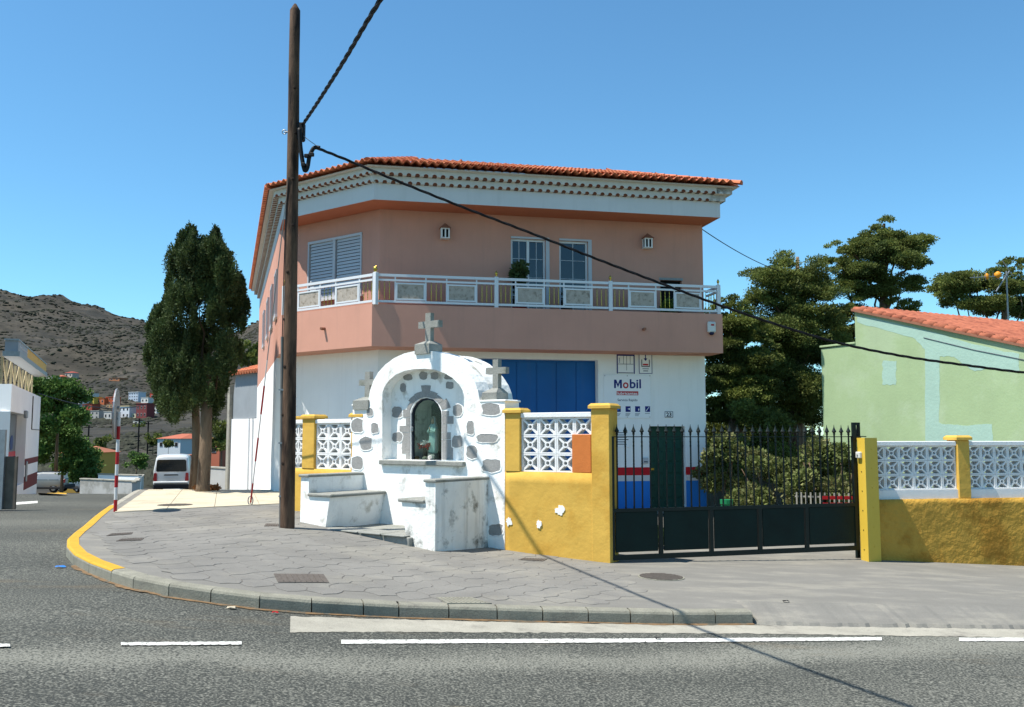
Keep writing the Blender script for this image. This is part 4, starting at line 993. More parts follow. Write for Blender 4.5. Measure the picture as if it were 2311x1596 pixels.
# benches
SZ, BZ = .83, 1.135
def bench(xo, xi, side):
    """xo outer face, xi inner seat edge; side +1 when the bench back is on the left"""
    L_ = 1.2; t = .2 * side
    b = B(FS.M)
    def sec(y, bow): return [(xo - bow * side * .0, y, -.3), (xo, y, BZ), (xo + t, y, BZ), (xo + t, y, SZ), (xi, y, SZ), (xi - .22 * side, y, -.3)]
    N = 6; vs = []
    for k in range(N + 1):
        y = -L_ + (L_ - .001) * k / N; bow = .05 * math.sin(math.pi * k / N); q = sec(y, 0); q = [(x - (bow * side if i in (0, 1) else 0), yy, z) for i, (x, yy, z) in enumerate(q)]
        if k == 0: q = [(x, yy + (0), z) for x, yy, z in q]
        vs += q
    n = 6; fs = [(k * n + i, (k + 1) * n + i, (k + 1) * n + (i + 1) % n, k * n + (i + 1) % n) for k in range(N) for i in range(n)] + [tuple(range(n)), tuple(range(N * n, N * n + n))[::-1]]
    b.add(vs, fs); o = fixn(b.obj('bench', m_lime if side > 0 else m_limed, shrine))
    bb = B(FS.M); y0 = -L_ - .035; a, c = sorted((xo - .035 * side, xo + t + .02 * side)); bb.bbox(a, c, y0, -.002, BZ, BZ + .045, .012); bb.obj('back_coping', m_cstone, o)
    bb = B(FS.M); a, c = sorted((xo + t, xi + .06 * side)); bb.bbox(a, c, y0, -.002, SZ, SZ + .05, .014); bb.obj('seat_slab', m_cstone, o)
bench(.1, .82, 1); bench(3.1, 2.42, -1)
b = B(FS.M); b.bbox(.55, 2.66, -1.28, -.003, -.2, .325, .01); b.obj('platform', m_cstone, shrine)
b = B(FS.M)
for k in range(4): b.bbox(.62 + .5 * k, 1.1 + .5 * k, -1.33, -.9, .327, .352, .008); 
b.obj('platform_slab', m_cstone, shrine)
# statue, flowers and stones inside the case
off = .46
sx, sz0 = S(1000, 1365, off); st = thing('madonna_statue', FS.w(sx, off, zg0), 'small robed statue in pale turquoise standing in the glass niche of the shrine', 'statue')
H_ = S(1000, 930, off)[1] - sz0
m_robe = mat('turquoise_robe', s(182, 214, 206), .7, .08, 20, .3, 30); m_veil = mat('white_veil', s(214, 216, 208), .7, .08, 20); m_skin = mat('painted_skin', s(206, 170, 142), .6, .03)
b = B(FS.M @ Matrix.Translation((sx, off, sz0))); k = H_ / .62
n = 20; prof = [(.075, 0), (.085, .03), (.082, .12), (.075, .22), (.068, .30), (.072, .37), (.078, .42), (.06, .47), (.03, .495)]
vs = []
for r_, z in prof:
    for i in range(n): a = 2 * math.pi * i / n; rr = r_ * k * (1 + .07 * math.sin(a * 6 + z * 9)) * (1.1 if abs(math.cos(a)) > .7 else .9); vs.append((rr * math.cos(a), rr * .8 * math.sin(a), z * k))
b.add(vs, [(j * n + i, j * n + (i + 1) % n, (j + 1) * n + (i + 1) % n, (j + 1) * n + i) for j in range(len(prof) - 1) for i in range(n)] + [tuple(range(n))[::-1], tuple(range((len(prof) - 1) * n, len(prof) * n))])
# forearms raised to praying hands
for sgn in (-1, 1): b.tube([(sgn * .06 * k, -.01 * k, .42 * k), (sgn * .07 * k, -.05 * k, .35 * k), (sgn * .012 * k, -.085 * k, .40 * k)], [.026 * k, .024 * k, .014 * k], 8)
b.obj('robe', m_robe, st, True)
b = B(FS.M @ Matrix.Translation((sx, off, sz0))); b.lathe([(.004 * k, .475 * k), (.018 * k, .482 * k), (.03 * k, .515 * k), (.034 * k, .545 * k), (.03 * k, .578 * k), (.012 * k, .598 * k)], (0, -.01 * k, 0), 12); b.tube([(0, -.088 * k, .385 * k), (0, -.094 * k, .44 * k)], [.014 * k, .006 * k], 8); b.tube([(0, -.04 * k, .55 * k), (0, -.052 * k, .54 * k)], .006 * k, 6); b.obj('face_and_hands', m_skin, st, True)
b = B(FS.M @ Matrix.Translation((sx, off, sz0))); vs = []
pr2 = [(.088, .04), (.09, .2), (.088, .36), (.07, .46), (.045, .52), (.045, .58), (.03, .612), (.004, .622)]
for r_, z in pr2:
    for i in range(15): a = math.radians(-35 + 250 * i / 14); rr = r_ * k * (1.0 + .06 * math.sin(i * 1.9)); vs.append((rr * math.cos(a) * 1.06, rr * math.sin(a) * .9, z * k))
b.add(vs, [(j * 15 + i, j * 15 + i + 1, (j + 1) * 15 + i + 1, (j + 1) * 15 + i) for j in range(len(pr2) - 1) for i in range(14)]); b.obj('veil', m_veil, st, True)
b = B(FS.M @ Matrix.Translation((sx, off, zg0 - .012))); b.lathe([(.12, 0), (.1, .03), (.09, sz0 - zg0 + .012)], seg=10); b.obj('rock_base', m_cstone, st)
fx_, fz = S(905, 1275, off - .08); fl = thing('flower_vase', FS.w(fx_, off - .08, zg0), 'red and white flowers in a dark vase in front of the statue', 'flowers')
b = B(FS.M); b.lathe([(.03, 0), (.045, .06), (.028, fz - zg0 - .05), (.035, fz - zg0 - .02)], (fx_, off - .08, zg0 - .01), 10); b.obj('vase', mat('dark_vase', s(50, 44, 38), .4), fl, True)
for k2, (m_, dx, dz, r_) in enumerate(((m_redp, -.07, .0, .05), (m_redp, .02, -.03, .05), (m_whtp, -.02, .035, .05), (m_whtp, .06, .03, .05), (m_redp, .09, 0, .035), (m_whtp, -.05, .05, .035))):
    b = B(FS.M); leafmesh(b, (fx_ + dx, off - .1 + .02 * (k2 % 2), fz + dz), (r_, r_ * .8, r_ * .7), 40, .035, random.Random(k2)); b.obj('bloom', m_, fl)
for k2, (px_, w_, m_) in enumerate(((810, 75, 'ochre_pebble'), (862, 36, 'grey_pebble'), (905, 75, 'grey_pebble'), (995, 105, 'white_pebble'))):
    x, z = S(px_, 1415, off - .12); mm = {'ochre_pebble': mat('ochre_pebble', s(150, 110, 70), .9, .2, 20), 'grey_pebble': mat('grey_pebble', s(140, 138, 120), .9, .2, 20), 'white_pebble': mat('white_pebble', s(190, 188, 182), .9, .15, 20)}[m_]
    r_ = w_ * .1922 / 2050 * 15.2 / 2; q = FS.w(x, off - .12 - .03 * (k2 % 2), zg0 - .012 + r_ * .7); bm = bmesh.new(); bmesh.ops.create_icosphere(bm, subdivisions=2, radius=r_)
    for v in bm.verts: v.co *= 1 + .25 * noise.noise(v.co * 22 + Vector((k2, 0, 0))); v.co.z *= .75; v.co += q
    me = bpy.data.meshes.new('pebble'); bm.to_mesh(me); bm.free(); me.materials.append(mm); o = link('pebble', me)
    tag(o, ('round brown stone at the left corner of the glass niche', 'thin upright grey stone beside the brown one in the niche', 'flat grey stone in the middle of the niche floor', 'large pale stone below the statue in the niche')[k2], 'stone', 'stones on the niche floor')

# ------------------------------------------------------------------ yellow garden walls with lattice blocks
def lattice_mesh(sz, dp):
    b = B(); h = sz / 2; f = sz * .085
    # outer frame ring
    o_ = [(-h, -h), (h, -h), (h, h), (-h, h)]; i_ = [(-h + f, -h + f), (h - f, -h + f), (h - f, h - f), (-h + f, h - f)]
    b.prism(o_, 0, dp, [i_])
    n = 12; ro, ri_ = sz * .17, sz * .1
    b.prism([(ro * math.cos(2 * math.pi * k / n), ro * math.sin(2 * math.pi * k / n)) for k in range(n)], .003, dp - .003, [[(ri_ * math.cos(2 * math.pi * k / n), ri_ * math.sin(2 * math.pi * k / n)) for k in range(n)]])
    t = sz * .05
    for a in (45, 135, 225, 315):
        c, q = math.cos(math.radians(a)), math.sin(math.radians(a)); r0, r1 = sz * .15, (h - f) * 1.414 + .004
        b.prism([(c * r0 - q * t, q * r0 + c * t), (c * r0 + q * t, q * r0 - c * t), (c * r1 + q * t, q * r1 - c * t), (c * r1 - q * t, q * r1 + c * t)], .005, dp - .005)
    return b.mesh('lattice_block', m_latt)
def pillar(F, x0, x1, y0, y1, z0, z1, par, m=m_ochre, cap=True):
    b = B(F.M); b.bbox(x0, x1, y0, y1, z0, z1, .008); o = b.obj('pillar', m, par)
    if cap:
        bb = B(F.M); e = .035; h = .075
        bb.add([(x0 - e, y0 - e, z1), (x1 + e, y0 - e, z1), (x1 + e, y1 + e, z1), (x0 - e, y1 + e, z1), (x0 - e, y0 - e, z1 + h * .55), (x1 + e, y0 - e, z1 + h * .55), (x1 + e, y1 + e, z1 + h * .55), (x0 - e, y1 + e, z1 + h * .55), (x0, y0 + .0, z1 + h), (x1, y0, z1 + h), (x1, y1, z1 + h), (x0, y1, z1 + h)],
               [(0, 3, 2, 1), (0, 1, 5, 4), (1, 2, 6, 5), (2, 3, 7, 6), (3, 0, 4, 7), (4, 5, 9, 8), (5, 6, 10, 9), (6, 7, 11, 10), (7, 4, 8, 11), (8, 9, 10, 11)]); bb.obj('pillar_cap', m, o)
    return o
def base_wall(F, x0, x1, y0, y1, z1, par, m, seg=16, wob=.01, nz=8):
    """hand-rendered low wall with an uneven face, standing on the sloping ground"""
    b = B(F.M); vs = []
    for j in range(nz + 1):
        for i in range(seg + 1):
            x = x0 + (x1 - x0) * i / seg; q = F.w(x, y0, 0); zb = G(q.x, q.y) - .12; z = zb + (z1 - zb) * j / nz
            e = noise.noise(Vector((x * 2.2, z * 2.5, 7))) * wob + noise.noise(Vector((x * 7, z * 6, 2))) * wob * .4; vs.append((x, y0 + (e if 0 < j else 0), z + (noise.noise(Vector((x * 3, 1, 1))) * wob * .6 if j == nz else 0)))
    n = seg + 1; fs = [(j * n + i, j * n + i + 1, (j + 1) * n + i + 1, (j + 1) * n + i) for j in range(nz) for i in range(seg)]; o_ = len(vs)
    for i in range(seg + 1):
        x = x0 + (x1 - x0) * i / seg; vs.append((x, y1, z1)); vs.append((x, y1, -.6))
    fs += [(nz * n + i, nz * n + i + 1, o_ + 2 * i + 2, o_ + 2 * i) for i in range(seg)] + [(o_ + 2 * i, o_ + 2 * i + 2, o_ + 2 * i + 3, o_ + 2 * i + 1) for i in range(seg)]
    fs += [(0, *[j * n for j in range(1, nz + 1)], o_, o_ + 1)[::-1], (seg, *[j * n + seg for j in range(1, nz + 1)], o_ + 2 * seg, o_ + 2 * seg + 1)]
    b.add(vs, fs); return fixn(b.obj('base_wall', m, par, True))
def lattice(F, x0, x1, z0, cols, rows, par, skip=(), dp=.17, y=.04, me=None, zt=None):
    w_ = (x1 - x0) / cols; h_ = ((zt - .075) - z0) / rows; me = lattice_mesh(1.0, dp)
    for r_ in range(rows):
        for c_ in range(cols):
            if (c_, r_) in skip: continue
            M = F.M @ Matrix.Translation((x0 + w_ * (c_ + .5), y, z0 + h_ * (r_ + .5))) @ Matrix.Diagonal((w_ * .985, 1, h_ * .985, 1)); link('lattice_block', me, par, M)
    b = B(F.M); b.bbox(x0, x1, y - .035, y + dp + .035, zt - .075, zt, .008); b.obj('coping', m_latt, par)
# section between shrine and gate
wA = pl(1141, 13.98); wB = pl(1373, 13.15); FA = Fr(wA, wB)
wall_a = thing('garden_wall', FA.w(FA.len / 2, 0, 0), 'bright yellow wall with white lattice between the shrine and the gate', 'wall')
xa = [FA.hit(q, 1000)[0] for q in (1141, 1174, 1335, 1361)]; ztop = FA.hit(1250, 931)[1]; zlow = (FA.hit(1175, 1065)[1] + FA.hit(1335, 1068)[1]) / 2
base_wall(FA, .0, FA.len - .001, .0, .22, zlow, wall_a, m_ochre, 22, .012)
pillar(FA, xa[0], xa[1], -.01, .24, zlow + .001, FA.hit(1158, 932)[1], wall_a)
pillar(FA, xa[2], FA.len + .02, -.012, .3, zlow - 1.5, FA.hit(1345, 922)[1], wall_a)
lattice(FA, xa[1], xa[2], zlow, 4, 3, wall_a, ((3, 0), (3, 1)), zt=ztop)
bw = (xa[2] - xa[1]) / 4; bh = (ztop - .075 - zlow) / 3
b = B(FA.M); b.bbox(xa[2] - bw - .02, xa[2] - .01, .0, .045, zlow + .005, zlow + bh * 2 + .02, .006); o = b.obj('orange_board', m_orange)
tag(o, 'plain orange board closing the lattice beside the gate pillar', 'board')
for k, (px_, py_, w_, h_) in enumerate(((1265, 1153, 22, 20), (1217, 1183, 11, 18), (1149, 1177, 16, 20))):
    x, z = FA.hit(px_, py_); b = B(FA.M); p = rgon(x, z, w_ / 150, h_ / 150, k + 5, 19, 2.0, .34); b.prism(p, -.014, .01); b.obj('peeled_patch', m_white, wall_a)
# section left of the shrine
wC = pl(636, 17.25); wD = pl(796, 16.0); FB = Fr(wC, wD)
wall_b = thing('garden_wall', FB.w(FB.len / 2, .2, G(-3.6, 16.6)), 'yellow lattice wall behind the wooden pole and left of the shrine', 'wall')
xb = [FB.hit(q, 1000)[0] for q in (636, 672, 700, 783, 800)]; ztop = FB.hit(740, 946)[1]; zlow = FB.hit(740, 1060)[1]
base_wall(FB, 0, FB.len, .1, .32, zlow, wall_b, m_ochre, 14)
pillar(FB, xb[1] + .01, xb[2], .09, .34, zlow + .001, ztop + .02, wall_b); pillar(FB, xb[3], xb[4] + .1, .09, .34, zlow + .001, ztop + .03, wall_b); pillar(FB, -.05, .14, .09, .34, zlow + .001, ztop, wall_b)
lattice(FB, xb[2], xb[3], zlow, 3, 3, wall_b, zt=ztop, y=.14); lattice(FB, .14, xb[1] + .01, zlow, 2, 3, wall_b, zt=ztop, y=.14)
# right of the gate
wE = pl(1962, 14.5); wF_ = pl(2560, 15.4); FE = Fr(wE, wF_)
wall_c = thing('garden_wall', FE.w(FE.len / 2, 0, -.3), 'dark ochre roughly rendered wall with lattice right of the gate', 'wall')
ztop = FE.hit(2070, 996)[1]; zlow = (FE.hit(1990, 1132)[1] + FE.hit(2290, 1120)[1]) / 2; zm = FE.hit(2070, 1106)[1]
base_wall(FE, .06, FE.len, .0, .3, zlow, wall_c, m_ochre2, 60, .013, 14)
xc = [FE.hit(q, 1060)[0] for q in (1972, 2166, 2193, 2375)]
pillar(FE, xc[1], xc[2], -.0 + .03, .3, zlow + .001, ztop + .02, wall_c); pillar(FE, xc[3], xc[3] + .2, .03, .3, zlow + .001, ztop + .02, wall_c)
for a, c, n in ((xc[0], xc[1], 6), (xc[2], xc[3], 6), (xc[3] + .2, FE.len, 5)):
    lattice(FE, a, c, zm, n, 3, wall_c, zt=ztop, y=.09); b = B(FE.M); b.box(a, c, .06, .24, zlow, zm - .002); b.obj('lattice_plinth', m_latt, wall_c)

# ------------------------------------------------------------------ gate
gA = pl(1377, 13.2); gB = pl(1931, 14.4); FG = Fr(gA, gB); GL = FG.len
gate = thing('driveway_gate', FG.w(GL / 2, 0, 0), 'dark green iron gate with spear-tipped bars above solid panels', 'gate')
z_m, z_t = .735, 1.80
def zb(x): return .03 - .0 * x
b = B(FG.M); b.box(0, GL, .0, .05, .03, .1); b.box(0, GL, .0, .05, z_m - .025, z_m + .025); b.box(0, .06, -.001, .051, .03, z_t - .0); b.box(GL - .055, GL, -.001, .051, .03, z_t + .0); b.obj('frame', m_dgreen, gate)
b = B(FG.M); b.box(.06, GL - .06, .018, .03, z_t - .012, z_t); b.obj('top_rail', m_dgreen, gate)
pn = [0] + [FG.hit(q, 1210)[0] for q in (1493, 1607, 1717, 1823)] + [GL]
for k in range(5):
    a, c = pn[k] + .047, pn[k + 1] - .047
    if k == 0: a = .08
    b = B(FG.M); b.bbox(a, c, .012, .034, .14, z_m - .027, .005); b.obj('panel', m_dsheet, gate)
    if k: b = B(FG.M); b.box(pn[k] - .028, pn[k] + .028, -.001, .05, .1, z_m - .025); b.obj('stile', m_dgreen, gate)
nb = 31
bar = B(); z0 = z_m + .025
bar.box(-.009, .009, -.009, .009, z0, z_t - .012); bar.box(-.009, .009, -.009, .009, z_t, z_t + .03)
bar.lathe([(.011, z_t + .02), (.022, z_t + .035), (.014, z_t + .05), (.036, z_t + .075), (.024, z_t + .1), (.008, z_t + .14), (.002, z_t + .18)], seg=8)
for zz in (1.36, 1.40, 1.44): bar.lathe([(.007, zz - .015), (.016, zz), (.007, zz + .015)], seg=8)
for zz in (1.72, 1.66): bar.lathe([(.008, zz - .03), (.016, zz), (.008, zz + .03)], seg=8)
bar.lathe([(.012, z0), (.016, z0 + .02), (.008, z0 + .045)], seg=8)
bme = bar.mesh('bar', m_dgreen)
for k in range(nb): link('bar', bme, gate, FG.M @ Matrix.Translation((.115 + (GL - .23) * k / (nb - 1), .024, 0)))
# gate posts
xg = FG.len
FQ = Fr(pl(1933, 14.35), pl(1951, 14.12)); gp = thing('gate_post', FQ.w(0, 0, -.1), 'bright yellow square steel gate post right of the gate', 'gate post')
q1, q2, q3 = pl(1933, 14.42), pl(1951, 14.18), pl(1979, 14.36)
q4 = q1 + (q3 - q2); b = B(); zt1 = 1.765; b.slab([q1[:], q2[:], q3[:], q4[:]], -.3, zt1); b.obj('casing', m_yellow, gp)
b = B(); b.slab([(q1.lerp(q2, .02))[:], (q1.lerp(q2, .98) + (q3 - q2) * .02)[:], (q2 + (q3 - q2) * .98)[:], (q1 + (q3 - q2) * .98)[:]], zt1 + .001, zt1 + .012); b.obj('cap_plate', m_yellow, gp)
for k in range(6):
    z = .1 + k * .3; q = q2.lerp(q3, .5); b = B(); dn = Vector(((q3 - q2).y, -(q3 - q2).x)).normalized(); b.tube([(q.x, q.y, z), (q.x + dn.x * .006, q.y + dn.y * .006, z)], .01, 6); b.obj('rivet', m_yellow, gp)
    q = q1.lerp(q2, .5); dn = Vector(((q2 - q1).y, -(q2 - q1).x)).normalized(); b = B(); b.tube([(q.x, q.y, z - .05), (q.x + dn.x * .006, q.y + dn.y * .006, z - .05)], .01, 6); b.obj('rivet', m_dark, gp)
qb = q1.lerp(q2, .4); cb_ = thing('gate_sensor', (qb.x, qb.y, 1.48), 'small white sensor box near the top of the yellow gate post', 'sensor')
dn = Vector(((q2 - q1).y, -(q2 - q1).x)).normalized(); du = (q2 - q1).normalized(); FX = Fr(qb + dn * .001, qb + du + dn * .001); b = B(FX.M); b.bbox(-.06, .06, -.05, 0, 1.46, 1.56, .01); b.obj('case', m_plast, cb_); b = B(FX.M); b.lathe([(.02, 0), (.022, .004)], (0, -.053, 1.51), 8); b.obj('lens', m_dark, cb_)
gs = FG.w(GL + .03, .03, 0); gk = thing('gate_catch_post', (gs.x, gs.y, 0), 'tall dark green steel catch frame behind the yellow gate post', 'gate post')
b = B(FG.M); b.box(GL + .005, GL + .06, .06, .11, -.1, 2.02); b.box(GL + .105, GL + .135, .06, .11, 1.7, 2.02); b.box(GL + .06, GL + .105, .06, .11, 1.98, 2.02); b.obj('upright', m_dgreen, gk)
b = B(FG.M); b.prism([(GL + .09, 1.74), (GL + .2, 1.62), (GL + .22, 1.7), (GL + .12, 1.95)], .111, .13); b.obj('brace', m_dgreen, gk)
b = B(FG.M); b.box(GL - .1, GL + .24, .0505, .0595, 1.79, 1.805); b.obj('bolt_rod', m_dgreen, gk)

# ------------------------------------------------------------------ pole, cables, stay
pb = on(648, 1192, G); pt = P(666, 24, pb.y + .0); pole = thing('utility_pole', (pb.x, pb.y, G(pb.x, pb.y)), 'dark weathered wooden utility pole rising above the house', 'pole')
b = B(); N = 24; pts = []; rs = []
for k in range(N + 1):
    t = k / N; q = Vector((pb.x, pb.y, G(pb.x, pb.y) - .3)).lerp(pt, t); pts.append(q + Vector((noise.noise(Vector((0, 0, t * 6))) * .012, 0, 0))); rs.append((.118 - .035 * t) * (1 + .04 * noise.noise(Vector((t * 14, 3, 1)))))
pts.append(pt + Vector((0, 0, .11))); rs.append(.02)
b.tube(pts, rs, 16); b.obj('shaft', m_wood, pole, True)
for k in range(9):
    t = .12 + .09 * k; q = Vector((pb.x, pb.y, G(pb.x, pb.y))).lerp(pt, t); a = -1.6 + random.uniform(-1, 1); r_ = .118 - .035 * t
    b = B(); b.lathe([(.03, -.012), (.022, .006), (.006, .01)], seg=8); M = Matrix.Translation(q + Vector((math.cos(a) * r_, math.sin(a) * r_, 0))) @ Vector((math.cos(a), math.sin(a), 0)).to_track_quat('Z', 'Y').to_matrix().to_4x4(); b.v = [M @ v for v in b.v]; b.obj('knot', mat('knot_wood', s(50, 36, 28), .9, .2, 20), pole)
cq = [P(633, 1190, pb.y - .05), P(635, 1000, pb.y - .05), P(637, 760, pb.y - .05)]; cq[0].z = G(cq[0].x, cq[0].y) - .05
b = B(); b.tube(cq, .024, 8); b.obj('conduit', m_pvc, pole); b = B(); b.tube([cq[2], P(641, 600, pb.y - .06), P(645, 480, pb.y - .08), P(652, 400, pb.y - .1)], .008, 6); b.obj('thin_cable', m_black, pole)
for yy in (880, 1000, 1120):
    q = P(634, yy, pb.y - .05); b = B(); b.box(q.x - .03, q.x + .08, q.y - .03, q.y + .03, q.z - .012, q.z + .012); b.obj('pipe_clip', m_galv, pole)
def at_pole(py): return P(660 + (300 - py) * .012, py, pb.y)
hk = at_pole(298); b = B(); b.tube([hk + Vector((-.13, 0, 0)), hk + Vector((.16, 0, 0))], .012, 8); b.tube([hk + Vector((-.13 + .035 * math.cos(a), 0, .035 * math.sin(a))) for a in [k * math.pi / 6 for k in range(13)]], .008, 6); b.obj('eye_bolt', m_galv, pole)
q = at_pole(285); b = B(); b.bbox(q.x + .06, q.x + .2, q.y - .06, q.y + .06, q.z - .25, q.z + .05, .02); b.obj('clamp', m_black, pole)
def twisted(name, pts, r, label, cat, strands=3, pitch=.9, par=None):
    P_ = [Vector(q) for q in pts]; b = B(); d = 0
    fine = []
    for a, c in zip(P_, P_[1:]):
        n = max(2, int((c - a).length / .09)); fine += [a.lerp(c, i / n) for i in range(n)]
    fine.append(P_[-1])
    for st_ in range(strands):
        q = []; d = 0; prev = None
        for v in fine:
            if prev is not None: d += (v - prev).length
            prev = v; an = 2 * math.pi * (d / pitch + st_ / strands); q.append(v + Vector((math.cos(an) * r * .3, math.cos(an) * r * .6, math.sin(an) * r * .6)))
        b.tube(q, r * .55, 5)
    o = b.obj(name, m_black, par)
    if par is None: tag(o, label, cat)
    return o
def catenary(a, c, sag, n=40): return [a.lerp(c, k / n) - Vector((0, 0, sag * 4 * (k / n) * (1 - k / n))) for k in range(n + 1)]
def smooth(pts, k=6):
    out = []
    for i in range(len(pts) - 1):
        p0, p1, p2, p3 = pts[max(0, i - 1)], pts[i], pts[i + 1], pts[min(len(pts) - 1, i + 2)]
        for j in range(k):
            t = j / k; out.append(.5 * ((2 * p1) + (-p0 + p2) * t + (2 * p0 - 5 * p1 + 4 * p2 - p3) * t * t + (-p0 + 3 * p1 - 3 * p2 + p3) * t ** 3))
    return out + [pts[-1]]
s1 = P(682, 283, pb.y - .02); e1 = P(858, 0, 8.7); dv = (e1 - s1)
twisted('overhead_cable', smooth([s1, s1 + dv * .33 - Vector((0, 0, .03)), s1 + dv * .66 - Vector((0, 0, .03)), e1, e1 + dv * .4 + Vector((.1, 0, .08)), e1 + dv * .9 + Vector((.35, 0, .3)), e1 + dv * 1.6 + Vector((.8, 0, 1.0))], 12), .026, 'thick twisted black cable leaving the pole towards the upper edge', 'cable')
s2 = P(712, 333, pb.y - .1); far2 = P(2700, 892, 17.3)
mid2 = P(1630, 692, 16.2)
pts2 = [P(x, y, Y) for x, y, Y in ((712, 333, pb.y - .1), (780, 360, 14.8), (900, 410, 14.95), (1050, 470, 15.2), (1200, 527, 15.5), (1350, 586, 15.75), (1500, 643, 16.0), (1630, 691, 16.2), (1760, 735, 16.4), (1900, 776, 16.6), (2050, 806, 16.8), (2200, 827, 17.0), (2311, 841, 17.15), (2600, 872, 17.5), (3000, 905, 18))]
twisted('overhead_cable', smooth(pts2), .024, 'long black cable sagging across the house front towards the right', 'cable')
lp = [P(x, y, pb.y - .1) for x, y in ((676, 290), (678, 330), (683, 365), (688, 385), (694, 378), (698, 355), (706, 337), (712, 333), (722, 334))]
b = B(); b.tube(smooth(lp, 5), .034, 8); b.obj('cable_loop', m_black, pole, True)
for (x, y) in ((691, 352), (703, 349), (684, 372)):
    q = P(x, y, pb.y - .13); b = B(); b.bbox(q.x - .03, q.x + .04, q.y - .03, q.y + .03, q.z - .03, q.z + .03, .01); b.obj('connector', m_black, pole)
b = B(); b.tube([P(682, 305, pb.y - .05), P(700, 319, pb.y - .05), P(716, 330, pb.y - .08)], .006, 5); b.obj('tension_wire', m_galv, pole)
# thin wire from house corner to the trees
a = FF.w(FF.len, .0, FF.hit(1586, 518)[1]); tw = B(); e = P(1760, 612, 30); tw.tube(catenary(a, e, .1, 14), .012, 5); o = tw.obj('thin_wire', m_black); tag(o, 'thin wire from the right house corner down into the trees', 'wire')
# stay with red and white sleeves
an = on(565, 1140, G); top_ = at_pole(330); stay = thing('guy_wire', (an.x, an.y, an.z), 'guy wire with red and white sleeves anchored beside the house', 'guy wire')
b = B(); b.tube([an + Vector((0, 0, .02)), top_], .009, 6); b.obj('wire', m_galv, stay)
dl = top_ - an
for k, (t0, t1, m_) in enumerate(((.01, .075, m_redp), (.075, .15, m_whtp), (.15, .225, m_redp), (.225, .30, m_whtp), (.30, .385, m_redp), (.385, .46, m_whtp))):
    b = B(); b.tube([an + dl * t0, an + dl * t1], .017 if m_ is m_redp else .011, 8); b.obj('red_sleeve' if m_ is m_redp else 'white_sleeve', m_, stay)
b = B(); b.tube([an + Vector((.05 * math.cos(a_), 0, .09 + .09 * math.sin(a_))) for a_ in [k * math.pi / 6 for k in range(13)]], .012, 6); b.obj('anchor_ring', m_galv, stay)

# round traffic sign seen from its edge
sb_ = on(260, 1155, G); sg = thing('traffic_sign', (sb_.x, sb_.y, G(sb_.x, sb_.y)), 'round traffic sign seen edge-on on a red and white striped post', 'traffic sign')
tp = P(260, 985, sb_.y).z; n = 8; z0 = G(sb_.x, sb_.y)
ends = [1158, 1128, 1100, 1073, 1048, 1020, 992, 962, 930]
zs_ = [P(260, e, sb_.y).z for e in ends]; zs_[0] = z0 - .2
for k in range(8): b = B(); b.tube([(sb_.x, sb_.y, zs_[k]), (sb_.x, sb_.y, zs_[k + 1] - .001)], .031, 12); b.obj('red_band' if k % 2 == 0 else 'white_band', m_redp if k % 2 == 0 else m_whtp, sg)
cz = P(260, 933, sb_.y).z; rr = (P(260, 877, sb_.y).z - P(260, 989, sb_.y).z) / 2
az_ = math.radians(14); ax = Vector((-math.cos(az_), math.sin(az_) * 0 - math.sin(az_), 0))
def disc(name, m, r0, d0, d1):
    b = B(); c0_ = Vector((sb_.x, sb_.y, cz)) + ax * d0; c1 = Vector((sb_.x, sb_.y, cz)) + ax * d1; b.tube([c0_, c1], r0, 28); b.obj(name, m, sg)
ax = Vector((-.955, -.29, 0)).normalized()
disc('disc_back', m_galv, rr, .035, .05); disc('disc_rim', m_galv, rr * 1.0, .05, .062); disc('disc_face', m_redp, rr * .985, .0625, .066)
b = B(); b.tube([Vector((sb_.x, sb_.y, cz + .1)), Vector((sb_.x, sb_.y, cz + .1)) + ax * .035], .03, 8); b.tube([Vector((sb_.x, sb_.y, cz - .1)), Vector((sb_.x, sb_.y, cz - .1)) + ax * .035], .03, 8); b.obj('bracket', m_galv, sg)

# ------------------------------------------------------------------ foliage
def leaf_cloud(blobs, n, size, seed, up=.2, aspect=.45, shell=.45, tuft=(.42, .42, .42)):
    """blobs: (centre, radii, weight). Many small leaf faces spread through the crown."""
    rng = np.random.default_rng(seed); wts = np.array([q[2] for q in blobs], float); wts /= wts.sum()
    idx = rng.choice(len(blobs), n, p=wts); cen = np.array([q[0] for q in blobs], float)[idx]; rad = np.array([q[1] for q in blobs], float)[idx]
    d = rng.normal(size=(n, 3)); d /= np.linalg.norm(d, axis=1)[:, None]
    r = shell + (1.08 - shell) * rng.random(n) ** .6
    K = 26; sub = rng.integers(0, K, n); sd_ = np.random.default_rng(seed + 99).normal(size=(len(blobs), K, 3)); sd_ /= np.linalg.norm(sd_, axis=2)[:, :, None]
    sr_ = .55 + .5 * np.random.default_rng(seed + 98).random((len(blobs), K)) ** .6
    base = sd_[idx, sub] * sr_[idx, sub][:, None]
    d = base * .6 + d * r[:, None] * np.array(tuft) ; p = cen + d * rad
    d = d / (np.linalg.norm(d, axis=1)[:, None] + 1e-6)
    a = d * .8 + rng.normal(size=(n, 3)) * .55; a[:, 2] += up; a /= np.linalg.norm(a, axis=1)[:, None]
    e = np.cross(a, rng.normal(size=(n, 3))); e /= np.linalg.norm(e, axis=1)[:, None]
    L_ = (size * rng.uniform(.5, 1.5, n))[:, None]; Wd = L_ * aspect
    v = np.stack([p, p + a * L_ * .45 + e * Wd, p + a * L_, p + a * L_ * .45 - e * Wd], 1).reshape(-1, 3)
    return v
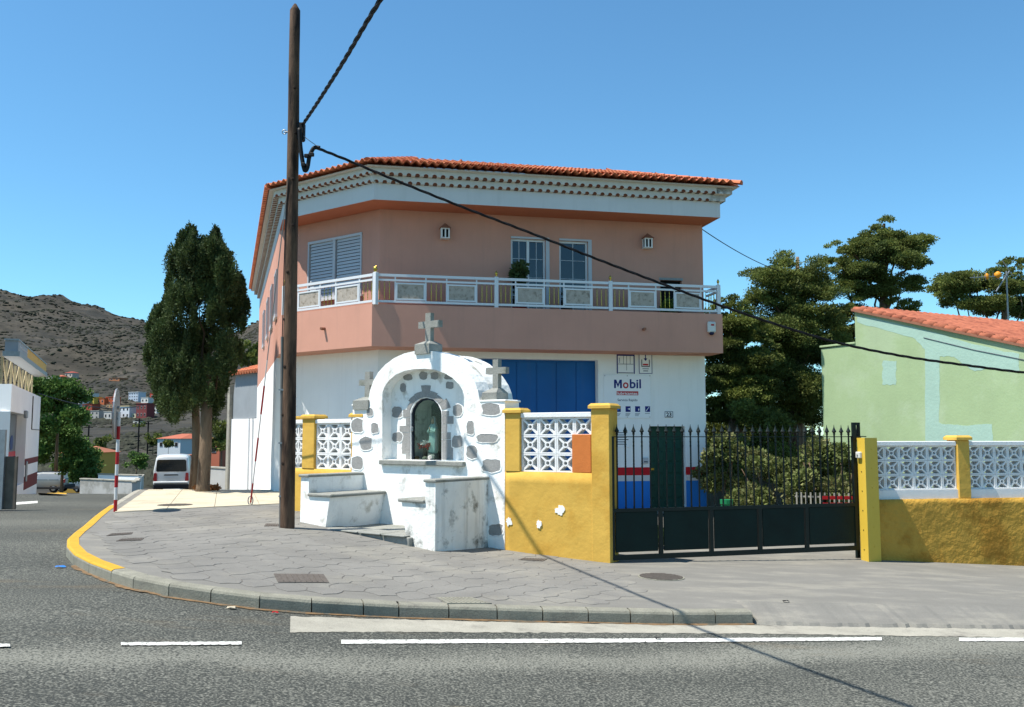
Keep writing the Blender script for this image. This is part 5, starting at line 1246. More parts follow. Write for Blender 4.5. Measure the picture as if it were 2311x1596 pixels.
def leaf_obj(name, v, m, parent):
    n = len(v) // 4; me = bpy.data.meshes.new(name); me.vertices.add(len(v)); me.vertices.foreach_set('co', v.astype(np.float32).ravel())
    me.loops.add(4 * n); me.loops.foreach_set('vertex_index', np.arange(4 * n, dtype=np.int32)); me.polygons.add(n); me.polygons.foreach_set('loop_start', np.arange(0, 4 * n, 4, dtype=np.int32))
    me.materials.append(m); me.update(calc_edges=True); return link(name, me, parent)
def limb(b, a, c, r0, r1, seed, n=6, bend=.12, seg=7):
    rnd = random.Random(seed); a = Vector(a); c = Vector(c); L_ = (c - a).length; pts = []
    for k in range(n + 1):
        t = k / n; q = a.lerp(c, t); w_ = math.sin(math.pi * t) * bend * L_; pts.append(q + Vector((rnd.uniform(-1, 1), rnd.uniform(-1, 1), rnd.uniform(-.5, .5))) * w_ * .5)
    b.tube(pts, [r0 + (r1 - r0) * k / n for k in range(n + 1)], seg)
def px_blob(px, py, Y, rx, rz, ry=None, w=None):
    """crown lobe given by where it stands and its size in metres"""
    q = P(px, py, Y); ry = ry or rx; return ((q.x, q.y, q.z), (rx, ry, rz), w or rx * ry * rz ** .5)

# the two cypresses by the house
rnd = random.Random(11)
tb = on(458, 1110, G); Yc = tb.y; mpp = Yc / FPX
cyp = thing('cypress_tree', (tb.x, tb.y, tb.z), 'tall dark cypress with a pale bare trunk on the cream paving', 'tree')
bl = []
outline = [(562, 412, 444), (566, 468, 494), (585, 402, 506), (605, 394, 518), (630, 386, 530), (662, 378, 545), (700, 368, 552), (740, 362, 550), (780, 352, 545), (820, 350, 530), (860, 358, 512), (900, 372, 495)]
for (yy, xa_, xb_) in outline:
    n = 8
    for k in range(n):
        x = xa_ + (xb_ - xa_) * (k + .5) / n + rnd.uniform(-8, 8); r_ = rnd.uniform(17, 27) * mpp; bl.append(px_blob(x, yy + rnd.uniform(-22, 22), Yc + rnd.uniform(-.9, .9), r_, r_ * (rnd.uniform(1.0, 1.4) if yy < 600 else rnd.uniform(1.5, 2.3)), r_))
for (x, y) in ((412, 540), (426, 527), (437, 535), (486, 532), (493, 540), (478, 545), (452, 555), (508, 580), (398, 575), (540, 640), (548, 665), (372, 690), (345, 760)): bl.append(px_blob(x, y, Yc + rnd.uniform(-.4, .4), 9 * mpp, 26 * mpp, 9 * mpp, .02))
for (yy, xa_, xb_) in outline:
    for x in (xa_ - 4, xb_ + 3): bl.append(px_blob(x + rnd.uniform(-6, 6), yy + rnd.uniform(-16, 16), Yc + rnd.uniform(-.5, .5), 7 * mpp, rnd.uniform(20, 34) * mpp, 7 * mpp, .02))
for _ in range(40):
    yy, xa_, xb_ = outline[rnd.randrange(len(outline))]; bl.append(px_blob(rnd.uniform(xa_ + 8, xb_ - 8), yy + rnd.uniform(-20, 20), Yc - rnd.uniform(.7, 1.15), rnd.uniform(6, 10) * mpp, rnd.uniform(22, 38) * mpp, .12, .022))
leaf_obj('crown', leaf_cloud(bl, 190000, .058, 1, .8, .25, .35, (.4, .4, .55)), m_leafc, cyp)
b = B(); c_ = P(468, 860, Yc); base = Vector((tb.x, tb.y, tb.z - .2))
b.tube([base, base + Vector((.0, 0, .35)), base.lerp(c_, .45) + Vector((.02, 0, 0)), c_], [.22, .165, .15, .12], 12); b.obj('trunk', m_bark, cyp, True)
b = B()
for k, (x, y) in enumerate(((430, 790), (480, 740), (505, 810), (450, 700), (415, 850), (440, 800), (490, 830))): limb(b, c_.lerp(base, .14 * (k % 3)), P(x, y, Yc + rnd.uniform(-.1, .5)), .045, .012, k)
b.obj('limb', mat('dark_bark', s(92, 74, 58), .95, .3, 6, .6, 16), cyp, True)
tb2 = P(438, 1106, Yc + 1.0); tb2.z = G(tb2.x, tb2.y); cy2 = thing('cypress_tree', (tb2.x, tb2.y, tb2.z), 'second cypress standing close behind the tall one, with darker trunk', 'tree')
bl = []
for (yy, xa_, xb_) in ((715, 345, 380), (760, 335, 390), (800, 332, 400), (840, 340, 410), (880, 350, 420), (915, 365, 425)):
    for k in range(4): r_ = rnd.uniform(12, 20) * tb2.y / FPX; bl.append(px_blob(xa_ + (xb_ - xa_) * (k + .5) / 4 + rnd.uniform(-5, 5), yy + rnd.uniform(-15, 15), tb2.y + rnd.uniform(-.5, .8), r_, r_ * 2, r_))
leaf_obj('crown', leaf_cloud(bl, 40000, .058, 2, .8, .25, .35, (.4, .4, .55)), m_leafc, cy2)
b = B(); q = P(440, 850, tb2.y); b.tube([Vector((tb2.x, tb2.y, tb2.z - .2)), Vector((tb2.x + .03, tb2.y, tb2.z + 1)), q], [.15, .11, .08], 10); b.obj('trunk', m_bark, cy2, True)
# dry litter and weeds at the trunks
for k, (x, y, lb) in enumerate(((462, 1108, 'dry brown weeds at the foot of the pale cypress trunk'), (425, 1100, 'reddish dry weeds at the foot of the darker cypress trunk'))):
    q = on(x, y, G); v = leaf_cloud([((q.x, q.y, q.z + .06), (.42, .25, .05), 1)], 260, .09, 5 + k, .6); o = leaf_obj('dry_weeds', v, mat('dry_weed', s(150, 104, 66), .9, .3, 8, trans=.2), None); tag(o, lb, 'weeds')

# big spreading conifers behind the gate
def conifer(name, label, Y, base_px, blobs, n, seed, trunk_top, lf=.16, m=m_leafd):
    q = P(base_px[0], base_px[1], Y); zb_ = T(q.x, q.y); rt_ = thing(name, (q.x, q.y, zb_), label, 'tree', 'conifers behind the gate'); rr = random.Random(seed); mp = Y / FPX; bl = []
    for (x, y, w_, h_) in blobs:
        k = max(4, int(w_ * h_ / 330))
        for _ in range(k):
            bw_ = rr.uniform(.22, .42) * w_; bl.append(px_blob(x + rr.uniform(-.42, .42) * w_, y + rr.uniform(-.42, .42) * h_, Y + rr.uniform(-.5, .5) * w_ * mp * .8, bw_ * .55 * mp * 1.2, bw_ * .34 * mp, bw_ * .55 * mp))
        for _ in range(7):
            an_ = rr.uniform(0, 2 * math.pi); e_ = rr.uniform(.5, .62); sz_ = rr.uniform(6, 13); bl.append(px_blob(x + math.cos(an_) * e_ * w_, y + math.sin(an_) * e_ * h_, Y + rr.uniform(-.4, .4) * w_ * mp, sz_ * mp * 1.3, sz_ * mp * .5, sz_ * mp, sz_ * sz_ * mp * mp * .35))
    leaf_obj('crown', leaf_cloud(bl, int(n * 1.3), lf * .95, seed, .15, .32, .15, (.62, .62, .45)), m, rt_)
    b = B(); tp = P(trunk_top[0], trunk_top[1], Y); bs = Vector((q.x, q.y, zb_ - .3)); b.tube([bs, bs.lerp(tp, .3), bs.lerp(tp, .65), tp], [.32, .26, .18, .05], 10); b.obj('trunk', m_bark, rt_, True)
    b = B()
    for k, (x, y, w_, h_) in enumerate(blobs[:10]): limb(b, bs.lerp(tp, rr.uniform(.35, .8)), P(x, y, Y + rr.uniform(-.5, .5)), .07, .02, k + seed)
    b.obj('limb', m_bark, rt_, True)
conifer('conifer', 'tallest dark conifer behind the gate, right of the house', 33, (1985, 985), [(1997, 512, 40, 34), (1985, 536, 110, 24), (2030, 552, 130, 22), (1920, 556, 90, 22), (1990, 575, 150, 26), (2060, 592, 70, 20), (1900, 598, 80, 24), (1960, 615, 130, 26), (2035, 640, 90, 26), (1900, 650, 90, 30), (1970, 660, 120, 28), (2030, 690, 70, 26), (1930, 705, 120, 34), (1985, 725, 90, 26), (1900, 760, 110, 40), (1950, 800, 100, 40), (1915, 860, 90, 60)], 150000, 21, (1995, 505), .068)
conifer('conifer', 'broad conifer between the house and the tallest one', 31, (1790, 985), [(1800, 586, 100, 20), (1750, 618, 120, 24), (1830, 618, 120, 24), (1790, 640, 160, 26), (1850, 665, 120, 30), (1745, 680, 130, 50), (1835, 710, 140, 60), (1770, 750, 170, 70), (1840, 790, 130, 70), (1760, 820, 170, 60), (1850, 860, 110, 60), (1780, 880, 170, 60), (1800, 930, 140, 40)], 180000, 22, (1800, 580), .068)
conifer('conifer', 'low conifer rising just behind the right house wall', 29, (1660, 985), [(1648, 690, 54, 34), (1612, 760, 60, 110), (1610, 850, 50, 110), (1665, 735, 110, 44), (1640, 775, 90, 50), (1690, 800, 120, 60), (1640, 850, 100, 60), (1690, 880, 120, 60), (1640, 925, 90, 50), (1700, 945, 110, 40)], 130000, 23, (1655, 700), .07)
conifer('conifer', 'distant flat-topped conifer behind the green house roof', 40, (2240, 985), [(2292, 596, 44, 20), (2270, 616, 60, 16), (2200, 634, 150, 16), (2150, 656, 110, 16), (2250, 650, 130, 22), (2180, 682, 110, 22), (2260, 690, 130, 34), (2300, 640, 60, 30)], 80000, 24, (2270, 610), .08)
# shrubs in the yard
def shrub(px, py, Y, w_, h_, n, seed, label, m=m_leafb, lf=.065, cat='shrub', grp='shrubs in the yard behind the gate', trunk=True, name='shrub'):
    q = P(px, py, Y); zb_ = T(q.x, q.y) if Y < 24 else q.z; mp = Y / FPX; rt_ = thing(name, (q.x, q.y, zb_), label, cat, grp); rr = random.Random(seed); bl = []
    for _ in range(14): r_ = rr.uniform(.16, .3) * w_ * mp; bl.append(((q.x + rr.uniform(-.42, .42) * w_ * mp, q.y + rr.uniform(-.4, .4) * w_ * mp, zb_ + rr.uniform(.25, .9) * h_ * mp), (r_, r_, r_ * .7), r_ ** 2))
    leaf_obj('foliage', leaf_cloud(bl, int(n * 1.3), lf, seed, .2, .45, .25), m, rt_)
    if trunk:
        b = B()
        for k in range(4): limb(b, (q.x, q.y, zb_ - .1), (q.x + rr.uniform(-.35, .35) * w_ * mp, q.y + rr.uniform(-.2, .2) * w_ * mp, zb_ + h_ * mp * .75), .035, .008, seed + k)
        b.obj('stem', m_bark, rt_, True)
    return rt_
shrub(1640, 1150, 21.5, 120, 190, 7000, 31, 'leafy shrub against the right corner of the house')
shrub(1735, 1150, 20.5, 150, 160, 8000, 32, 'sparse grey-green bush in the middle of the yard')
shrub(1830, 1155, 19.5, 170, 200, 12000, 33, 'dense round bush seen through the right half of the gate')
shrub(1900, 1150, 20.5, 110, 210, 4500, 34, 'tall bush against the green house wall')
shrub(1700, 1150, 24, 170, 250, 14000, 35, 'dark bush in front of the yard wall', m_leafd)
shrub(1730, 1090, 34, 330, 150, 26000, 37, 'dark hedge closing the back of the yard below the conifers', m_leafd, .1)
shrub(1475, 1172, 15.2, 60, 40, 500, 36, 'low green plants just behind the left gate panels', m_leafg, .07, trunk=False)
FY = Fr(pl(1600, 25.5), pl(1860, 24.0)); yw = thing('yard_wall', FY.w(1.5, 0, -.2), 'pale weathered wall across the back of the yard', 'wall')
b = B(FY.M); b.bbox(-.5, FY.len, 0, .2, -.6, FY.hit(1700, 1036)[1], .01); b.obj('masonry', m_gut, yw); b = B(FY.M); b.bbox(-.52, FY.len + .02, -.03, .23, FY.hit(1700, 1036)[1], FY.hit(1700, 1036)[1] + .05, .01); b.obj('coping', m_gut, yw)
FYf = Fr(pl(1790, 18.6), pl(1925, 18.2)); yf = thing('picket_fence', FYf.w(.5, 0, -.1), 'low white picket fence in the yard behind the gate', 'fence'); zt_ = FYf.hit(1850, 1112)[1]
b = B(FYf.M); b.box(0, FYf.len, .02, .04, zt_ - .1, zt_ - .07); b.box(0, FYf.len, .02, .04, .25, .28); b.obj('rail', m_gut, yf)
x = .02
while x < FYf.len: b = B(FYf.M); b.box(x, x + .03, 0, .018, -.2, zt_); b.obj('picket', m_gut, yf); x += .09
q = P(1640, 1150, 17.5); o = thing('green_bin', (q.x, q.y, 0), 'small green container behind the gate near the house corner', 'container'); b = B(); b.lathe([(.09, -.1), (.11, .5), (.125, .52), (.125, .6)], (q.x, q.y, 0), 14); b.obj('tub', mat('green_plastic', s(30, 130, 80), .5), o)
q = P(1895, 1137, 17.2); o = thing('red_bench', (q.x, q.y, -.1), 'red slatted bench behind the right end of the gate', 'bench')
for k in range(2): b = B(); b.box(q.x - .35, q.x + .35, q.y - .1 + .0, q.y - .07, .66 - .12 * k - .03, .66 - .12 * k + .03); b.obj('slat', m_redp, o)
for sgn in (-1, 1): b = B(); b.box(q.x + sgn * .3 - .03, q.x + sgn * .3 + .03, q.y - .068, q.y - .02, -.2, .70); b.obj('leg', m_dark, o)

# ------------------------------------------------------------------ green house on the right
g0 = pl(1859, 22.0); gd = Vector((math.cos(math.radians(62)), -math.sin(math.radians(62)))); FH = Fr(g0, g0 + gd * 9)
gh_ = thing('green_house', (g0.x, g0.y, 0), 'single-storey sage green house with patched walls and red tiled roof', 'house')
xs0 = FH.hit(1930, 750)[0]; zt0 = FH.hit(1930, 702)[1]; xs1 = FH.hit(2311, 783)[0]; zt1 = FH.hit(2311, 783)[1]; sl = (zt0 - zt1) / (xs1 - xs0); zst = FH.hit(1890, 784)[1]
XE = xs0 + 7.5; zE = zt0 - sl * 7.5
b = B(FH.M); b.prism([(0, -1), (XE, -1), (XE, zE), (xs0, zt0), (xs0, zst + .03), (0, zst)], 0, 7.0); b.obj('wall', m_pgreen, gh_)
b = B(FH.M); b.bbox(-.03, xs0 - .001, -.03, 7.0, zst + .03, zst + .08, .01); b.obj('parapet_cap', m_pgreen, gh_)
def patch(pts, name='aqua_patch'):
    b = B(FH.M); p = []
    for i in range(len(pts)):
        a, c = pts[i], pts[(i + 1) % len(pts)]
        for k in range(6): t = k / 6; p.append((a[0] + (c[0] - a[0]) * t + random.uniform(-1.6, 1.6), a[1] + (c[1] - a[1]) * t + random.uniform(-1.6, 1.6)))
    b.prism([FH.hit(*q) for q in p], -.003, .0); b.obj(name, m_paqua, gh_)
patch([(1992, 868), (2022, 868), (2022, 815), (1992, 815)])
patch([(2088, 1010), (2240, 1010), (2240, 958), (2160, 960), (2120, 955), (2120, 805), (2152, 805), (2200, 838), (2230, 832), (2300, 842), (2300, 800), (2200, 778), (2090, 745), (1990, 722), (1934, 712), (1934, 728), (2060, 762), (2088, 790)])
# roof with tiles
rth = math.atan(sl); tn = B()
def ghtile():
    b = B(); n = 6; vs = []; pw = .21
    for yy, zz in ((0, 0), (.2, 0)):
        pass
    for (xx, lift) in ((-.02, .0), (.34, .03)):
        for k in range(n + 1): vs.append((xx, pw * k / n, lift + .03 * math.sin(math.pi * k / n) + .002))
        for k in range(n + 1): vs.append((xx, pw * k / n, lift + .03 * math.sin(math.pi * k / n) + .018))
    m = n + 1; fs = [(m + k, 3 * m + k, 3 * m + k + 1, m + k + 1) for k in range(n)] + [(2 * m + k, 2 * m + k + 1, 3 * m + k + 1, 3 * m + k) for k in range(n)] + [(k, m + k, m + k + 1, k + 1) for k in range(n)] + [(k, k + 1, 2 * m + k + 1, 2 * m + k) for k in range(n)]
    b.add(vs, fs); return b.mesh('roof_tile', mat('old_roof_tile', s(186, 110, 82), .9, .2, 5, .3, 50, col2=s(156, 88, 66), c2scale=3))
# deck
b = B(FH.M); zo = .06
b.add([(xs0 - .05, -.06, zt0 + zo), (XE + .2, -.06, zt0 - sl * (XE + .2 - xs0) + zo), (XE + .2, 7.1, zt0 - sl * (XE + .2 - xs0) + zo), (xs0 - .05, 7.1, zt0 + zo), (xs0 - .05, -.06, zt0 + .004), (XE + .2, -.06, zt0 - sl * (XE + .2 - xs0) + .004), (XE + .2, 7.1, zt0 - sl * (XE + .2 - xs0) + .004), (xs0 - .05, 7.1, zt0 + .004)], [(0, 1, 2, 3), (7, 6, 5, 4), (4, 5, 1, 0), (5, 6, 2, 1), (6, 7, 3, 2), (7, 4, 0, 3)])
gro = b.obj('roof', m_terra2, gh_)
ca_, sa_ = math.cos(rth), math.sin(rth)
def RM(x, y): 
    # local tile x runs up the slope (towards the ridge)
    L2 = Matrix(((-ca_, 0, sa_, x), (0, 1, 0, y), (sa_, 0, ca_, zt0 - sl * (x - xs0) + zo + .004), (0, 0, 0, 1))); return FH.M @ L2
gme = ghtile(); cnt2 = 0; rest = B()
rows = int((XE - xs0) / .31)
cand = []
for r_ in range(rows):
    for c_ in range(32):
        x = xs0 + .31 * (r_ + 1); y = .2 + .215 * c_; cand.append((r_, c_, x, y))
for (r_, c_, x, y) in cand:
    if c_ < 24 and r_ < 12: link('roof_tile', gme, gro, RM(x, y)); cnt2 += 1
    else:
        M = RM(x, y); o_ = len(rest.v); rest.v += [M @ v.co for v in gme.vertices]; rest.f += [tuple(q + o_ for q in f.vertices) for f in gme.polygons]
rest.mi = [0] * len(rest.f); tag(rest.obj('roof_tile_field', MATS['old_roof_tile'], gro), kind='stuff')
for k in range(int((XE - xs0) / .26)):
    x = xs0 + .26 * (k + 1) + .0; b = B(); vs = []
    M = FH.M @ Matrix(((-ca_, 0, sa_, x), (0, 1, 0, .03), (sa_, 0, ca_, zt0 - sl * (x - xs0) + zo - .03), (0, 0, 0, 1)))
    for xx, rr_, dz in ((-.012, .092, .016), (.29, .08, .0)):
        for a in range(11): an_ = math.pi * (1.12 - 1.12 * a / 10); vs.append(M @ Vector((xx, -rr_ * -math.cos(an_) * 1.0 + .0, dz + rr_ * .95 * math.sin(an_))))
    b.add(vs, [(a, a + 1, a + 12, a + 11) for a in range(10)] + [tuple(range(11))[::-1]]); b.obj('verge_tile', MATS['old_roof_tile'], gro, True)
b = B(FH.M); pz = [FH.hit(x, y) for x, y in ((2085, 762), (2200, 790), (2311, 812), (2400, 830))]; b.tube([(q[0], -.012, q[1]) for q in pz], .007, 5); b.obj('wall_cable', m_sgrey, gh_)
# antenna
q = P(2275, 725, 26); am = thing('tv_antenna', (q.x, q.y, q.z), 'roof antenna with orange yagi elements on a thin mast', 'antenna'); qt = P(2271, 612, 26)
b = B(); b.tube([q - Vector((0, 0, .6)), qt], .022, 6); b.obj('mast', m_galv, am)
q1_, q2_ = P(2275, 622, 26), P(2190, 627, 25.6); b = B(); b.tube([q1_, q2_], .014, 5)
for k in range(7): c = q1_.lerp(q2_, .3 + .1 * k); b.tube([c + Vector((0, 0, -.1)), c + Vector((0, 0, .1))], .006, 4)
b.obj('boom', m_galv, am)
b = B(); c = P(2252, 621, 25.9); b.lathe([(.02, -.1), (.09, -.05), (.1, .05), (.02, .11)], tuple(c), 10); b.obj('dipole_cover', mat('orange_plastic', s(240, 160, 40), .5), am, True); b = B(); c = P(2227, 624, 25.8); b.lathe([(.02, -.09), (.06, -.04), (.06, .04), (.02, .09)], tuple(c), 8); b.obj('dipole_cover', mat('orange_plastic', s(240, 160, 40), .5), am, True)
b = B(); b.tube([P(2278, 612, 26), P(2248, 658, 26)], .02, 5); b.tube([P(2262, 588, 26), P(2285, 622, 26)], .012, 5); b.obj('reflector', m_galv, am)

# ------------------------------------------------------------------ left side: white shop, cars, van
m_mar = mat('maroon_band', s(128, 52, 46), .8, .05, 3); m_tim = mat('pale_timber', s(196, 178, 138), .8, .15, 6)
nC_ = pl(21, 27); fC_ = pl(88, 36); FW = Fr(nC_, fC_); z0s = -.9
zt_ = FW.hit(21, 864)[1]; shop = thing('white_shop', (nC_.x, nC_.y, G(nC_.x, nC_.y)), 'white single-storey shop with maroon stripes at the left edge', 'building')
hol = list(rect(FW, 24, 925, 52, 1115)); hol[2] = G(nC_.x, nC_.y) - .02; hol[3] = FW.hit(30, 930)[1]
b = B(FW.M); wall_face(b, 0, FW.len, z0s, zt_, [tuple(hol)], .35)
dl_ = Vector((-1, .05)).normalized(); b.M = ID; e_ = nC_ + dl_ * 10; quadw(b, e_, nC_, z0s, zt_); e2 = fC_ + dl_ * 10; quadw(b, fC_, e2, z0s - 1, zt_)
b.add([(nC_.x, nC_.y, zt_), (fC_.x, fC_.y, zt_), (e2.x, e2.y, zt_), (e_.x, e_.y, zt_)], [(0, 1, 2, 3)]); b.obj('wall', m_white, shop)
b = B(FW.M); b.box(hol[0], hol[1], .3, .34, hol[2], hol[3]); dr_ = b.obj('door', mat('grey_door', s(120, 124, 130), .5), shop)
xm = hol[0] + (hol[1] - hol[0]) * .42; b = B(FW.M); b.box(xm - .03, xm + .03, .27, .3, hol[2], hol[3]); b.obj('mullion', m_dark, dr_)
b = B(FW.M); b.prism(rgon((xm + hol[1]) / 2 + .1, 1.6, .8, .5, 4, 12, 2.4, .1), .285, .298); b.obj('poster', mat('poster_blue', s(50, 70, 130), .6), dr_); b = B(FW.M); b.box(xm + .1, hol[1] - .1, .283, .297, 1.0, 1.3); b.obj('poster_red_strip', m_sred, dr_)
zz = [FW.hit(70, q)[1] for q in (1033, 1046, 1070, 1098)]
for a_, c_, nm in ((zz[1], zz[0], 'upper_stripe'), (zz[3], zz[2], 'lower_stripe')):
    for xa_, xc_ in ((hol[1] + .003, FW.len), (0, hol[0] - .003)): b = B(FW.M); b.box(xa_, xc_, -.004, 0, a_, c_); b.obj(nm, m_mar, shop)
x_, z_ = FW.hit(53, 930); b = B(FW.M); b.bbox(x_ + .1, x_ + .5, -.1, 0, z_ - .2, z_ + .05, .02); b.obj('light_fitting', m_galv, shop)
x_, z_ = FW.hit(56, 1055); b = B(FW.M); b.bbox(x_ + .1, x_ + .35, -.06, 0, z_ - .5, z_ + .2, .02); b.obj('meter_cabinet', m_galv, shop)
b = B(FW.M); b.tube([(FW.len * .66, -.02, zt_ - .1), (FW.len * .66, -.02, zt_ - 1.3)], .02, 6); b.tube([(FW.len * .66, -.02, zt_ - 1.3), (FW.len, -.02, zt_ - 1.3)], .015, 6); b.obj('wall_conduit', m_pvc, shop)
# timber frame and sign board on its flat roof
rtb = thing('rooftop_frame', (nC_.x, nC_.y, zt_), 'pale timber frame standing on the flat roof of the white shop', 'frame')
zf = FW.hit(21, 800)[1]; n = 9
for k in range(n):
    x = .2 + (FW.len - .5) * k / (n - 1); b = B(FW.M); b.box(x - .025, x + .025, .28, .34, zt_ - .001, zf); b.obj('post', m_tim, rtb)
    if k < n - 1:
        x2 = .2 + (FW.len - .5) * (k + 1) / (n - 1); b = B(FW.M); b.tube([(x, .31, zt_ + .1), (x2, .31, zt_ + .9)] if k % 2 else [(x, .31, zt_ + .9), (x2, .31, zt_ + .1)], .018, 5); b.obj('brace', m_tim, rtb)
for z in (zt_ + .95,): b = B(FW.M); b.box(.1, FW.len - .2, .22, .249, z - .06, z + .06); b.obj('rail', m_tim, rtb)
sbd = thing('roof_sign', (nC_.x, nC_.y, zf), 'long grey sign board with a yellow end above the timber frame', 'sign')
z1_, z2_ = zf, FW.hit(21, 762)[1]; xm = FW.hit(50, 800)[0]
b = B(FW.M); b.box(-.3, xm, -.15, .2, z1_ + .15, z2_); b.obj('grey_panel', mat('sign_grey', s(150, 160, 168), .5, .08, 1.2), sbd)
b = B(FW.M); b.box(xm, FW.len - .1, -.15, .2, z1_ + .15, z2_); b.obj('yellow_panel', mat('sign_yellow', s(226, 176, 40), .5, .1, 3), sbd)
b = B(FW.M); b.box(-.35, FW.len - .05, -.2, .25, z1_, z1_ + .15); b.obj('lower_rail', m_galv, sbd)
b = B(FW.M); b.box(-.35, FW.len - .05, -.17, .22, z2_, z2_ + .05); b.obj('upper_rail', m_galv, sbd)
for k in range(7): x = .1 + (xm - .3) * k / 6; b = B(FW.M); b.box(x, x + .1, -.16, -.151, z1_ + .3, z2_ - .12); b.obj('pale_stroke', m_whtp, sbd)
# timber fence post group at the frame edge
q = on(8, 1138, G); o = thing('timber_screen', (q.x, q.y, q.z), 'weathered timber screen at the far left edge by the shop', 'fence')
for k in range(3): b = B(); b.bbox(q.x - .55 + .28 * k, q.x - .3 + .28 * k, q.y - .04, q.y, q.z - .1, P(8, 1030, q.y).z, .01); b.obj('board', mat('grey_timber', s(110, 100, 88), .9, .2, 6), o)
b = B(); b.box(q.x - .1, q.x + .02, q.y - .1, q.y - .041, q.z - .1, P(8, 970, q.y).z); b.obj('post', m_galv, o)

# vehicles: lofted bodies with separate glass, lamps and wheels
def vehicle(name, label, pos, head, secs, paint, wheels, wr, cat, extra):
    """secs: (x, z_sill, z_belt, z_roof, w_belt, w_roof); x forward"""
    rt_ = thing(name, pos, label, cat); hd = Vector(head).normalized(); sdv = Vector((-hd.y, hd.x))
    M = Matrix(((hd.x, sdv.x, 0, pos[0]), (hd.y, sdv.y, 0, pos[1]), (0, 0, 1, pos[2]), (0, 0, 0, 1)))
    b = B(M); vs = []; ring = []
    for (x, zs, zb_, zr, wb, wr_) in secs:
        h = [(wb * .92, zs), (wb, zs + (zb_ - zs) * .35), (wb * .99, zb_), (wb * .93 + wr_ * .07, zb_ + (zr - zb_) * .12), (wr_ * 1.02, zr - (zr - zb_) * .14), (wr_ * .86, zr - (zr - zb_) * .03), (wr_ * .4, zr)]
        full = h + [(-y, z) for y, z in reversed(h)]; vs += [(x, y, z) for y, z in full]; ring.append(len(full))
    n = ring[0]; fs = [(i * n + j, i * n + (j + 1) % n, (i + 1) * n + (j + 1) % n, (i + 1) * n + j) for i in range(len(secs) - 1) for j in range(n)] + [tuple(range(n)), tuple(range((len(secs) - 1) * n, len(secs) * n))[::-1]]
    b.add(vs, fs); body = fixn(b.obj('body', paint, rt_, True))
    md = body.modifiers.new('bevel', 'BEVEL'); md.width = .03; md.segments = 2; md.limit_method = 'ANGLE'; md.angle_limit = math.radians(40)
    for (x, y) in wheels:
        bb = B(M @ Matrix.Translation((x, y, wr)) @ Matrix.Rotation(math.pi / 2, 4, 'X')); bb.lathe([(wr * .6, -.1), (wr * .93, -.1), (wr, -.06), (wr, .06), (wr * .93, .1), (wr * .6, .1)], seg=20); wo = bb.obj('wheel', mat('tyre', s(26, 26, 28), .9), rt_, True)
        bb = B(M @ Matrix.Translation((x, y, wr)) @ Matrix.Rotation(math.pi / 2, 4, 'X')); bb.lathe([(wr * .15, -.108), (wr * .55, -.1), (wr * .6, -.085), (wr * .6, .085), (wr * .55, .1), (wr * .15, .108)], seg=10); bb.obj('rim', m_galv, wo)
    extra(M, rt_, body); return rt_
m_cglass = mat('car_glass', s(28, 34, 38), .08, .05, 3, spec=.8); m_tail = mat('tail_lamp', s(190, 24, 30), .25, .05, 5, spec=.6); m_bump = mat('black_bumper', s(40, 42, 46), .7, .05, 5)
m_van = mat('white_van_paint', s(236, 236, 232), .35, .02, 3, coat=.5); m_silv = mat('silver_paint', s(170, 170, 166), .35, .03, 2, metal=.35, coat=.5); m_bsil = mat('blue_grey_paint', s(130, 148, 164), .35, .03, 2, metal=.3, coat=.5)
vq = P(356, 1100, 46.0); vz = G(vq.x, vq.y) - .14
def van_x(M, rt_, body):
    def pane(pts, name, m, par=body, th=.012):
        b = B(M); b.add(pts, [tuple(range(len(pts)))]); return b.obj(name, m, par)
    xb = -2.36
    # rear window on the leaning tailgate, wrap corners
    b = B(M); b.prism([(0, 0)], 0, 0) if False else None
    def rear(y0, y1, z0, z1, name, m, d=.015, c=.05, par=body):
        def X(z): return -2.36 - d
        p = [(y0 + c, z0), (y1 - c, z0), (y1, z0 + c), (y1 - .05 * (z1 - z0), z1 - c), (y1 - .05 - c, z1), (y0 + .05 + c, z1), (y0 + .05 * (z1 - z0), z1 - c), (y0, z0 + c)]
        b = B(M); k = len(p); b.add([(X(z), y, z) for y, z in p] + [(X(z) + .03, y, z) for y, z in p], [tuple(range(k))] + [(i, (i + 1) % k, (i + 1) % k + k, i + k) for i in range(k)]); return fixn(b.obj(name, m, par))
    rear(-.72, .72, 1.12, 1.72, 'rear_window', m_cglass); rear(-.3, .3, .78, .9, 'number_plate', m_whtp, .03, .01)
    rear(-.34, .34, .93, .985, 'tailgate_handle', m_bump, .03, .01)
    for sg_ in (-1, 1):
        a, c = sorted((sg_ * .66, sg_ * .84)); rear(a, c, .66, 1.06, 'tail_lamp', m_tail, .03, .02)
        b = B(M); b.bbox(1.35, 1.5, *sorted((sg_ * .9, sg_ * 1.06)), 1.12, 1.34, .02); b.obj('mirror', m_bump, rt_)
        b = B(M); yy = sg_ * .835; b.add([(-2.0, yy, 1.15), (1.2, yy, 1.15), (1.0, sg_ * .755, 1.7), (-1.8, sg_ * .755, 1.7)], [(0, 1, 2, 3)]); b.obj('side_window', m_cglass, body)
    b = B(M); b.bbox(-2.46, -2.25, -.84, .84, .26, .52, .05); b.obj('rear_bumper', m_bump, rt_)
    b = B(M); b.bbox(-2.45, -2.3, -.82, .82, .52, .64, .04); b.obj('bumper_top', m_van, rt_)
hv = Vector((-.30, 1.0))
